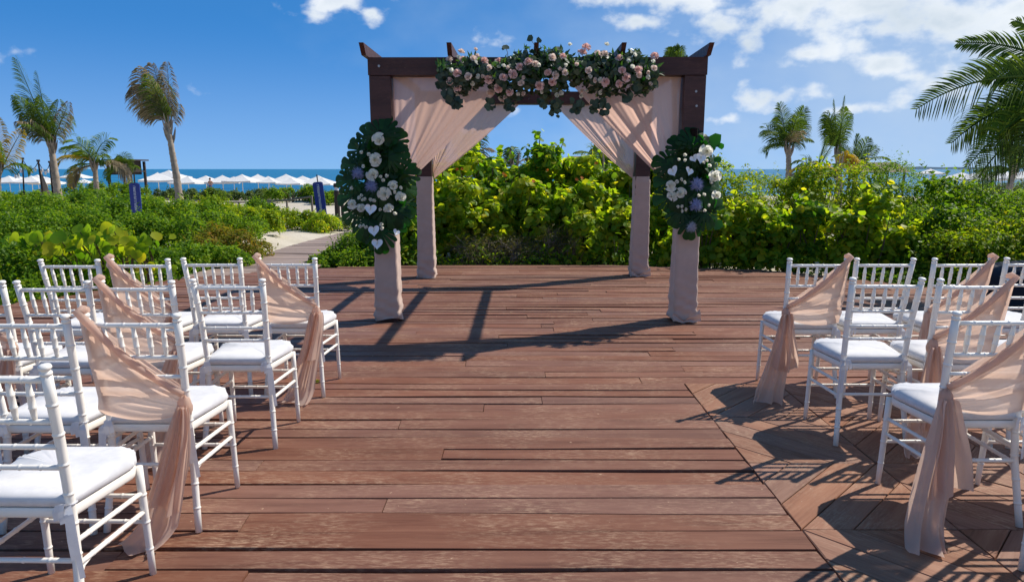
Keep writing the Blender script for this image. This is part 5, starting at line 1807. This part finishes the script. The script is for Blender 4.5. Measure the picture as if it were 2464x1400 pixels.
palm('bright green palm behind the back right drape', 19, [(1462, 450), (1460, 415), (1456, 402)], .13, .1,
     [(130, .1, .95, .5, 'palm_bright', 36, .45, .6, .4), (105, -.2, .8, .6, 'palm_bright', 34, .45, .7, .4), (160, .2, .9, .9, 'palm_dry', 30, .4, .8, .3), (70, .1, .8, .6, 'palm_bright', 32, .4, .7, .2), (40, .1, .7, .8, 'palm', 30, .4, .7, .2), (185, -.1, .7, .9, 'palm_dry', 28, .35, .9, .2)], PG, 8)
palm('tall palm with a double tufted crown on the right', 27, [(1896, 450), (1898, 400), (1897, 358)], .18, .14,
     [(101, .1, 1.75, .05, 'palm', 40, .5, .3, .3), (76, -.1, 1.65, .1, 'palm', 40, .55, .3, .1), (118, .3, 1.4, .35, 'palm', 38, .65, .6, .6), (130, -.2, 1.2, .5, 'palm', 38, .7, .7, .7), (62, .2, 1.3, .35, 'palm', 38, .6, .6, .1), (90, -.4, 1.4, .3, 'palm', 40, .6, .6, .3),
      (95, .4, 1.4, .4, 'palm', 38, .6, .6, .3), (145, .1, 1.0, .8, 'palm', 34, .65, .8, .6), (48, -.1, 1.0, .6, 'palm', 34, .5, .8, .1), (85, -.6, 1.1, .7, 'palm_dry', 34, .5, .9, .2)], PG, 9)
palm('tall narrow palm with two upright spears on the right', 27, [(2018, 450), (2016, 410), (2014, 368)], .14, .10,
     [(84, .1, 2.15, .0, 'palm', 44, .35, .3, .1, {'closed': .9}), (95, .1, 2.0, .0, 'palm', 42, .3, .4, .2, {'closed': .9}), (91, -.3, 1.7, .12, 'palm', 42, .6, .7, 1.0), (98, .2, 1.6, .2, 'palm', 42, .65, .7, 1.1), (70, .1, 1.55, .05, 'palm', 38, .35, .7, .4, {'closed': .6}), (106, -.1, 1.3, .3, 'palm', 40, .65, .8, 1.0), (88, .5, 1.5, .2, 'palm', 38, .5, .7, .8)], PG, 10)
palm('short palm with arching yellow fronds, between the two tall right palms', 25, [(1966, 470), (1966, 435), (1965, 412)], .15, .12,
     [(74, .1, 1.25, .0, 'palm_bright', 38, .35, .3, 0, {'closed': .8}), (65, -.1, 1.35, .0, 'palm_bright', 38, .28, .3, 0, {'closed': .9}), (150, .1, 1.0, .6, 'palm_yellow', 34, .45, .7, .2), (165, -.2, 1.1, .5, 'palm_dry', 34, .45, .8, .2), (120, .2, 1.0, .8, 'palm', 34, .5, .7, .3), (30, .1, .9, .7, 'palm_yellow', 34, .45, .8, -.2), (15, -.2, .9, .7, 'palm_dry', 32, .45, .8, -.2), (45, -.4, .8, 1.0, 'palm', 32, .4, .8, 0), (135, -.4, .8, 1.0, 'palm', 30, .45, .8, .2)], PG, 11)
palm('palm with a long frond drooping to the right, near the thatched roof', 26, [(2058, 470), (2058, 430), (2058, 400)], .12, .10,
     [(88, .1, 1.15, .0, 'palm', 38, .35, .3, 0, {'closed': .6}), (70, -.1, 1.0, .1, 'palm', 34, .4, .4, 0), (42, .1, 1.5, .55, 'palm', 40, .38, .7, -.6), (50, -.2, .95, .2, 'palm', 34, .35, .4, -.2), (125, .1, .9, .6, 'palm_bright', 34, .45, .6, .3), (150, -.1, .8, .9, 'palm', 32, .45, .8, .3), (105, .3, 1.0, .4, 'palm', 34, .4, .5, .2), (30, -.4, .7, .9, 'palm', 30, .4, .9, 0)], PG, 12)
palm('low palm with one broad golden yellow frond', 24, [(2022, 470), (2024, 440), (2018, 402)], .12, .09,
     [(62, -.1, .95, 1.5, 'palm_yellow', 40, .42, 1.0, -.6), (50, .1, .85, 1.6, 'palm_yellow', 40, .42, 1.0, -.6), (75, 0, .8, 1.5, 'palm_yellow', 38, .42, 1.0, -.6), (170, .2, .7, .7, 'palm_yellow', 28, .35, .9, .2)], PG, 13)
palm('small green palm under the near fronds at the right', 22, [(2428, 478), (2430, 445), (2440, 412)], .17, .12,
     [(150, .1, 1.1, .6, 'palm_bright', 36, .5, .6, .3), (120, -.2, 1.2, .6, 'palm_bright', 36, .55, .6, .3), (165, .2, 1.0, .9, 'palm', 34, .5, .8, .3), (100, .1, 1.0, .5, 'palm', 34, .5, .6, .3), (60, .1, 1.2, .6, 'palm_bright', 36, .5, .7, 0), (30, -.2, 1.0, .8, 'palm', 32, .5, .8, 0), (135, .5, 1.0, .9, 'palm', 32, .5, .8, .3), (85, -.4, .9, .8, 'palm_bright', 30, .5, .8, .1)], PG, 14)

palm('tall palm whose crown just shows above the right end of the front beam', 21, [(1622, 450), (1624, 300), (1622, 165)], .15, .11,
     [(75, .1, .62, .0, 'palm', 30, .35, .3, 0, {'closed': .5}), (98, .1, .52, .1, 'palm', 30, .35, .3, .1), (120, -.1, .5, .3, 'palm', 28, .35, .5, .2), (60, -.2, .45, .3, 'palm', 26, .3, .5, 0), (140, .2, .45, .6, 'palm', 26, .35, .6, .2), (88, .3, .6, .0, 'palm', 28, .3, .3, 0, {'closed': .6})], PG, 15)

# the near palm whose crown leans in from the right
t = thing('palm_tree', 'near palm whose dark fronds lean into the picture from the right edge', 'palm tree', (9.35, 8.3, -.2), 0, PG)
top = at(2660, 222, 8.3) - Vector(t.location)
trunk(t, [(0, 0, 0), (.05, .02, 1.2), (top.x * .8, top.y * .8, top.z * .9), top], .17, .12, 77)
for i, (tu, tv, dz, L0, dr, ll, hg, mt, yy) in enumerate((
        (2222, 268, 0, 0, .36, .60, .40, 'palm', 7.9), (2345, 400, 0, 0, .40, .60, .62, 'palm_bright', 7.7), (2305, 345, 0, 0, .38, .58, .5, 'palm', 8.1), (2400, 300, 0, 0, .35, .6, .5, 'palm', 8.6), (2370, 425, 0, 0, .5, .6, .6, 'palm', 8.4), (2440, 370, 0, 0, .4, .6, .6, 'palm', 7.8), (2318, 112, 0, 0, .30, .42, .25, 'palm', 8.6), (2380, 185, 0, 0, .45, .50, .45, 'palm', 8.8),
        (2452, 60, 0, 0, .25, .34, .3, 'palm', 9.0), (2400, 360, 0, 0, .7, .62, .7, 'palm', 8.2), (2450, 415, 0, 0, .8, .6, .8, 'palm', 7.6), (2330, 320, 0, 0, .6, .55, .6, 'palm', 8.9), (2420, 330, 0, 0, .65, .6, .7, 'palm', 7.9), (2760, 180, 0, 0, .5, .6, .5, 'palm', 8.0), (2720, 330, 0, 0, .7, .6, .6, 'palm', 8.6))):
    tip = at(tu, tv, yy) - Vector(t.location)
    L = (tip - top).length * (1.03 + .10 * dr)
    d0 = (tip - top).normalized()
    for _ in range(25):
        d = d0.copy(); p = top.copy()
        for i_ in range(14):
            d = (d + Vector((0, 0, -1)) * dr * 2.2 / 14 * (.4 + 1.2 * (i_ + 1) / 14) + WIND * .12 * .22 / 14 * (.3 + (i_ + 1) / 14)).normalized()
            p = p + d * (L / 14)
        d0 = (d0 + (tip - p) * (.5 / L)).normalized()
    ang = math.degrees(math.atan2(d0.z, d0.x)); dyv = d0.y / max(.05, math.hypot(d0.x, d0.z))
    frond(t, top, ang, dyv, L, dr, mt, 46, ll, hg * (.6 if i < 4 else 1), .12, .022, 900 + i, face=i in (0, 1, 2, 3, 6, 7))

# ------------------------------------------------------------------ the beach: parasols, person, hut, fence, signs
def parasol_meshes():
    hw, rise, val = 1.5, .62, .15
    V, Fs = [(0, 0, rise + .03)], []
    n = 6
    rings = []
    for j in range(1, n + 1):
        q = j / n
        ring = []
        for (ax, ay), (bx, by) in (((-1, -1), (1, -1)), ((1, -1), (1, 1)), ((1, 1), (-1, 1)), ((-1, 1), (-1, -1))):
            for k in range(4):
                s_ = k / 4
                x, y = ax + (bx - ax) * s_, ay + (by - ay) * s_
                sag = -.07 * math.sin(math.pi * s_) * q
                z = rise * (1 - q) ** 1.25 + sag * .8 * q
                ring.append(len(V)); V.append((x * q * hw, y * q * hw, z))
        rings.append(ring)
    r0 = rings[0]
    for k in range(16): Fs.append((0, r0[k], r0[(k + 1) % 16]))
    for a, b in zip(rings[:-1], rings[1:]):
        for k in range(16): Fs.append((a[k], b[k], b[(k + 1) % 16], a[(k + 1) % 16]))
    low = []
    for k in rings[-1]:
        x, y, z = V[k]; low.append(len(V)); V.append((x * 1.005, y * 1.005, z - val))
    for k in range(16): Fs.append((rings[-1][k], low[k], low[(k + 1) % 16], rings[-1][(k + 1) % 16]))
    can = mk('canopy', V, Fs, M['canopy'])
    pole = MB().tube([(0, 0, -2.25), (0, 0, .66)], .035, 8).mesh('pole', M['white'])
    ribs = []
    for sx, sy in ((1, 1), (1, -1), (-1, 1), (-1, -1)):
        ribs.append(MB().tube([(0, 0, .05), (sx * .7, sy * .7, .12), (sx * 1.48, sy * 1.48, -.04)], .015, 4).mesh('rib', M['white']))
    base = MB().tube([(0, 0, -2.27), (0, 0, -2.20)], .3, 10).mesh('foot', M['white'])
    return can, pole, ribs, base


CAN, POLE, RIBS, FOOT = parasol_meshes()


def parasol(u, v, Y, label, rz, sc):
    p = at(u, v, Y)
    t = thing('parasol', label, 'parasol', (p.x, Y, p.z - .65 * sc), rz, 'white square beach parasols')
    t.scale = (sc, sc, sc)
    ob('canopy', CAN, t); ob('pole', POLE, t); ob('foot', FOOT, t)
    for r_ in RIBS: ob('rib', r_, t)


PAR = [(21, 423, 58, 1.0, 'white parasol at the left edge under the yellow palm'), (44, 423.5, 66, .9, 'white parasol behind the one at the left picture edge'), (75, 423, 58, 1.0, 'white parasol left of the folded beige sail'), (90, 420.5, 66, 1.0, 'white parasol peeking above the folded beige sail'),
       (112, 426, 60, 1.0, 'white parasol between the sail and the tall green palm trunk'), (181, 414, 56, .8, 'white parasol below the small yellow palm, highest of its group'), (201, 431, 62, .6, 'small low white parasol right of the tall green palm trunk'),
       (379, 415, 52, 1.12, 'white parasol with a deep valance just left of the leaning palm trunk'), (406, 409.5, 57, 1.15, 'white parasol with the highest top, behind the leaning palm trunk'), (452, 424, 56, 1.0, 'white parasol just right of the leaning palm trunk'),
       (495, 422.5, 60, 1.0, 'white parasol left of the standing person'), (535, 421.5, 57, 1.1, 'white parasol above the standing person'), (562, 425, 66, .9, 'white parasol half hidden right of the person'), (582, 419.5, 56, 1.05, 'white parasol in the middle of the left beach'),
       (620, 419, 58, 1.1, 'white parasol with a steep top right of the middle of the left beach'), (645, 424, 66, .9, 'white parasol hidden behind its two neighbours, third gap from the blue sign'), (688, 419, 55, 1.15, 'wide white parasol left of the leaning blue sign'), (728, 423, 64, .9, 'white parasol just behind the rope pole left of the blue sign'),
       (766, 422.5, 54, 1.15, 'white parasol right above the leaning blue sign'), (648, 428, 52, .65, 'low white parasol below the steep one'), (700, 428, 51, .8, 'low white parasol in front of the wide one'), (775, 428, 51, .85, 'low white parasol touching the top of the blue sign'),
       (2239, 406, 52, .7, 'white parasol just showing over the dark bush on the right'), (2314, 414, 58, 1.0, 'white parasol behind the bush top on the right'), (2358, 411.5, 50, 1.1, 'white parasol left of the small palm on the right'), (2412, 409, 50, 1.1, 'white parasol just left of the small right palm trunk'),
       (2463, 411, 52, 1.0, 'white parasol at the right picture edge')]
for (u, v, Y, sc, lab) in PAR: parasol(u, v, Y, lab, rv.uniform(-.12, .12) + (.35 if rv.random() < .3 else 0), sc * .75)


def person(u, v_feet, Y, height, label):
    p = at(u, v_feet, Y)
    t = thing('person', label, 'person', p)
    J = {'pel': (0, 0, .95), 'chest': (0, .02, 1.28), 'neck': (0, 0, 1.47), 'head': (0, -.02, 1.60), 'top': (0, -.01, 1.72),
         'shl': (-.17, 0, 1.40), 'ell': (-.25, .03, 1.14), 'wrl': (-.24, -.06, .92), 'hnl': (-.235, -.09, .83), 'shr': (.17, 0, 1.40), 'elr': (.28, .06, 1.17), 'wrr': (.17, -.06, 1.03), 'hnr': (.11, -.09, 1.0),
         'hil': (-.09, 0, .90), 'knl': (-.10, -.02, .50), 'anl': (-.10, .03, .09), 'tol': (-.11, -.12, .03), 'hir': (.09, 0, .90), 'knr': (.12, -.04, .50), 'anr': (.14, .03, .09), 'tor': (.16, -.12, .03)}
    R = {'pel': .14, 'chest': .145, 'neck': .055, 'head': .095, 'top': .07, 'shl': .06, 'ell': .042, 'wrl': .03, 'hnl': .035, 'shr': .06, 'elr': .042, 'wrr': .03, 'hnr': .035, 'hil': .095, 'knl': .062, 'anl': .042, 'tol': .035, 'hir': .095, 'knr': .062, 'anr': .042, 'tor': .035}
    E = [('pel', 'chest'), ('chest', 'neck'), ('neck', 'head'), ('head', 'top'), ('chest', 'shl'), ('shl', 'ell'), ('ell', 'wrl'), ('wrl', 'hnl'), ('chest', 'shr'), ('shr', 'elr'), ('elr', 'wrr'), ('wrr', 'hnr'),
         ('pel', 'hil'), ('hil', 'knl'), ('knl', 'anl'), ('anl', 'tol'), ('pel', 'hir'), ('hir', 'knr'), ('knr', 'anr'), ('anr', 'tor')]
    ks = list(J); me = D.meshes.new('body')
    s_ = height / 1.76
    me.from_pydata([tuple(c * s_ for c in J[k]) for k in ks], [(ks.index(a), ks.index(b)) for a, b in E], [])
    me.materials.append(M['skin'])
    o = ob('body', me, t)
    o.modifiers.new('skin', 'SKIN')
    for i, k in enumerate(ks):
        me.skin_vertices[0].data[i].radius = (R[k] * s_, R[k] * s_)
        me.skin_vertices[0].data[i].use_root = (k == 'pel')
    sb = o.modifiers.new('sub', 'SUBSURF'); sb.levels = 1; sb.render_levels = 1
    MB().tube([(0, 0, .80 * s_), (0, 0, .92 * s_), (0, 0, 1.0 * s_)], [.185 * s_, .175 * s_, .15 * s_], 12).obj('swim_shorts', M['navy'], t, True)
    MB().tube([(0, -.005, 1.60 * s_), (0, .0, 1.68 * s_), (0, 0, 1.76 * s_)], [.10 * s_, .105 * s_, .05 * s_], 10).obj('hair', M['darkwood'], t, True)


person(508, 470, 50, 1.25, 'person with bare skin standing under the parasols on the beach')

# lookout hut above the dark palm
p = at(320, 470, 34); gz = ground_z(p.x, 34)
t = thing('lookout_hut', 'dark wooden lookout hut with a flat roof behind the dark low palm', 'hut', (p.x, 34, gz))
zt = at(320, 383, 34).z - gz
MB().box(-.62, .22, -.6, .6, zt - .75, zt - .08).obj('wall', M['darkwood'], t)
MB().box(-.80, .52, -.8, .8, zt - .08, zt - .02).obj('roof', M['darkwood'], t)
MB().box(.24, .42, -.6, .6, zt - .62, zt - .56).obj('floor_slab', M['darkwood'], t)
for x, y in ((-.70, -.66), (.34, -.66), (-.70, .66), (.34, .66)):
    MB().box(x - .05, x + .05, y - .05, y + .05, 0, zt - .11).obj('post', M['darkwood'], t)

# thatched roof among the right palms
p = at(2110, 402, 32); gz = ground_z(p.x, 32)
t = thing('thatched_shelter', 'thatched shelter roof between the right palms and the bushes', 'shelter', (p.x, 32, gz))
zt = at(2110, 391, 32).z - gz
MB().add([(-1.1, -.9, zt - .45), (1.1, -.9, zt - .45), (1.1, .9, zt - .45), (-1.1, .9, zt - .45), (-.85, 0, zt), (.85, 0, zt)],
         [(0, 1, 5, 4), (1, 2, 5), (2, 3, 4, 5), (3, 0, 4), (3, 2, 1, 0)]).obj('roof', M['thatch'], t)
for x, y in ((-.9, -.7), (.9, -.7), (-.9, .7), (.9, .7)):
    MB().tube([(x, y, 0), (x, y, zt - .4)], .06, 6).obj('post', M['darkwood'], t)

# pale roofs half hidden behind the sea grapes at the right of the arch
p = at(1385, 402, 26); gz = ground_z(p.x, 26)
t = thing('thatched_shelter', 'pale shelter roof half hidden behind the sea grape shoots', 'shelter', (p.x, 26, gz))
zt = at(1385, 376, 26).z - gz
MB().add([(-.8, -.8, zt - .42), (.8, -.8, zt - .42), (.8, .8, zt - .42), (-.8, .8, zt - .42), (-.3, 0, zt), (.3, 0, zt)],
         [(0, 1, 5, 4), (1, 2, 5), (2, 3, 4, 5), (3, 0, 4), (3, 2, 1, 0)]).obj('roof', M['thatch'], t)
for x, y in ((-.6, -.6), (.6, -.6), (-.6, .6), (.6, .6)):
    MB().tube([(x, y, 0), (x, y, zt - .38)], .05, 6).obj('post', M['darkwood'], t)

# poles with a light cord, and a furled beige sail, at the far left
poles = [(54, 383, 464, 24, 'slim dark pole of the light cord, leftmost'), (92, 388, 478, 24, 'leaning dark pole beside the furled beige sail'), (120, 391, 478, 24.4, 'dark pole just left of the tall green palm trunk')]
pt = []
for (u, v0, v1, Y, lab) in poles:
    a = at(u, v0, Y); b = at(u + (13 if u == 92 else (8 if u == 120 else 1)), v1, Y); b.z = ground_z(b.x, Y)
    t = thing('light_pole', lab, 'pole', b, 0, 'poles of the light cord')
    MB().tube([(0, 0, 0), (a - b) * .5, a - b], [.036, .032, .028] if u != 54 else [.03, .025, .02], 8).obj('shaft', M['darkwood'], t)
    MB().tube([a - b - Vector((0, 0, .02)), a - b + Vector((0, 0, .05))], .055, 8).obj('cap', M['darkwood'], t)
    pt.append(a)
t = thing('string_lights', 'thin dark cord with small bulbs hung between the poles at the far left', 'string lights', pt[0])
o0 = pt[0].copy()
for a, b in ((at(28, 410, 24), pt[0]), (pt[0], pt[1]), (pt[1], pt[2])):
    pts = []
    for i in range(13):
        q = i / 12; p = a.lerp(b, q); p.z -= .30 * 4 * q * (1 - q); pts.append(p - o0)
    MB().tube(pts, .012, 5).obj('cord', M['cord'], t)
    for i in (3, 6, 9):
        MB().tube([pts[i], pts[i] - Vector((0, 0, .06)), pts[i] - Vector((0, 0, .15))], [.012, .045, .03], 6).obj('bulb', M['lettering'], t)
a, b = at(97, 410, 24.2), at(108, 462, 24.2)
t = thing('furled_sail', 'furled beige sail leaning on the dark pole at the far left', 'sail', (b.x, b.y, ground_z(b.x, 24.2)))
d_ = a - Vector(t.location)
MB().tube([(0, 0, 0), (0, 0, .35), d_ * .55 + Vector((.03, 0, 0)), d_], [.16, .19, .12, .02], 10, flat=.55).obj('cloth', M['beige'], t, True)
MB().tube([Vector((-.12, 0, 0)), d_ + Vector((-.02, 0, .05))], .02, 6).obj('spar', M['darkwood'], t)


# blue upright signs with white lettering running down them
def sign(u0, v0, u1, v1, w_px, Y, label, seed):
    a, b = at(u0, v0, Y), at(u1, v1, Y)
    w = w_px / F * Y
    t = thing('blue_sign', label, 'sign', (b.x, Y, ground_z(b.x, Y)), 0, 'blue upright signs')
    org = Vector(t.location); a -= org; b -= org
    ax = (a - b).normalized(); sd = Vector((ax.z, 0, -ax.x))
    base = b - ax * (b.z / max(.3, ax.z)) * .9
    c = []
    for yy in (-.012, .012):
        c += [base - sd * w / 2, base + sd * w / 2, a + sd * w / 2 - ax * .03, a + sd * (w / 2 - .05), a - sd * (w / 2 - .05), a - sd * w / 2 - ax * .03]
        for q in c[-6:]: q.y = yy
    n = 6
    MB().add(c, [tuple(range(n)), tuple(range(2 * n - 1, n - 1, -1))] + [(i + n, (i + 1) % n + n, (i + 1) % n, i) for i in range(n)]).obj('panel', M['navy'], t)
    # a column of small white characters, too far off to read
    rr = random.Random(seed); mb = MB()
    L = (a - b).length; y = -.0155; ch = .052 * L / .9
    k = 0
    p = a - ax * .07
    while (p - b).length > .06 and k < 18:
        h = ch * rr.uniform(.5, .7); gw = w * .105
        def bar(x0, x1, z0, z1):
            q = [p + sd * x0 - ax * z0, p + sd * x1 - ax * z0, p + sd * x1 - ax * z1, p + sd * x0 - ax * z1]
            mb.add([(v_.x, y, v_.z) for v_ in q], [(0, 1, 2, 3)])
        s_ = ch * .17; typ = rr.randrange(4)
        bar(-gw, gw, 0, s_)
        if typ != 0: bar(-gw, gw, h - s_, h)
        if typ in (1, 3): bar(-gw, -gw + s_, s_, h - s_)
        if typ in (0, 2): bar(gw - s_, gw, s_, h - s_ if typ == 2 else h)
        if typ == 3: bar(0, s_, s_, h - s_)
        p = p - ax * (h + s_ * 1.3); k += 1
    mb.obj('lettering', M['lettering'], t)
    MB().tube([a - ax * .1 + Vector((0, .02, 0)), a + ax * .20 + Vector((0, .02, 0))], .016, 6).obj('hanger', M['darkwood'], t)


sign(323, 440, 329, 512, 25, 14.9, 'upright royal blue sign half sunk in the far left bushes', 1)
sign(764, 438, 774, 512, 24, 19.2, 'leaning royal blue sign with white lettering beside the boardwalk', 2)

# bollard lights beside the boardwalk
for (u, v0, v1, Y, w, lab) in ((811, 441, 486, 21, .15, 'dark bollard light beside the boardwalk, left of the arch flowers'), (823, 443, 482, 21.6, .09, 'slim brown post just right of the bollard light')):
    a, b = at(u, v0, Y), at(u, v1, Y); gz = min(b.z, a.z - .3)
    t = thing('bollard_light' if w > .1 else 'boardwalk_post', lab, 'bollard' if w > .1 else 'post', (b.x, Y, ground_z(b.x, Y)))
    h = a.z - t.location.z
    MB().tube([(0, 0, 0), (0, 0, h - .22)], w * .55, 10).obj('shaft', M['darkwood'], t)
    if w > .1:
        MB().tube([(0, 0, h - .22), (0, 0, h - .12)], w * .42, 10).obj('lens', M['lettering'], t)
        MB().tube([(0, 0, h - .12), (0, 0, h - .02), (0, 0, h)], [w * .62, w * .62, w * .4], 10).obj('cap', M['darkwood'], t)
    else:
        MB().tube([(0, 0, h - .22), (0, 0, h)], [w * .55, w * .4], 8).obj('cap', M['darkwood'], t)

# low pale timber edging along the dune path
def edging(label, pts, Y0, Y1):
    n = len(pts); P = [at(u, v, Y0 + (Y1 - Y0) * i / (n - 1)) for i, (u, v) in enumerate(pts)]
    t = thing('dune_rail', label, 'rail', (P[0].x, P[0].y, ground_z(P[0].x, P[0].y)), 0, 'low rails along the dune path')
    org = Vector(t.location)
    for a, b in zip(P[:-1], P[1:]):
        MB().tube([a - org, b - org], .028, 6).obj('rail', M['twig'], t)
    for p in P:
        g_ = ground_z(p.x, p.y)
        MB().tube([(p.x - org.x, p.y - org.y, min(g_, p.z - .2) - org.z), p - org + Vector((0, 0, .02))], .03, 6).obj('post', M['twig'], t)


edging('low pale rail crossing behind the bank from the leaning palm', [(345, 472), (380, 478), (440, 482), (505, 486), (575, 487), (620, 486)], 20, 21)
edging('low pale rail running up to the leaning blue sign', [(622, 486), (690, 482), (750, 473)], 21, 19.5)

# dark covered box at the right edge of the deck
t = thing('covered_box', 'dark navy covered box standing at the right edge of the deck', 'box', (6.02, 7.5, .004))
V, Fs = [], []
n = 24
lv = [(.01, 1.06, 0), (.08, 1.03, .5), (.20, 1.0, 1), (.34, .98, 1), (.42, .95, .6), (.45, .82, .2)]
for z, k_, f in lv:
    for i in range(n):
        a = 2 * math.pi * i / n
        c_, s_ = math.cos(a), math.sin(a)
        m_ = (abs(c_) ** 7 + abs(s_) ** 7) ** (-1 / 7)
        V.append((c_ * m_ * .72 * k_ + .012 * f * math.sin(5 * a), s_ * m_ * .36 * k_ + .012 * math.sin(7 * a + z * 3) * f, z + (.05 * c_ if z > .32 else 0)))
for j in range(len(lv) - 1):
    for i in range(n): Fs.append((j * n + i, j * n + (i + 1) % n, (j + 1) * n + (i + 1) % n, (j + 1) * n + i))
Fs.append(tuple((len(lv) - 1) * n + i for i in range(n)))
o = ob('cover', mk('cover', V, Fs, M['cover'], True), t)
MB().box(-.62, .62, -.30, .30, .0, .36).obj('case', M['cord'], t)

# small things lying on the boards
for j, (u, v, lab) in enumerate(((762, 917, 'small green leaf lying on the boards by the aisle chair of the front row'), (1230, 752, 'tiny pale leaf on the deck under the arch'), (1010, 690, 'tiny white petal on the deck near the back left post'))):
    p = on(u, v, .008)
    o = ob('fallen_leaf', single_leaf('grape_bright' if j == 0 else 'palm_dry')[j], None, p, (.1, .12, j), .028 if j == 0 else .014)
    tag(o, lab, 'leaf')
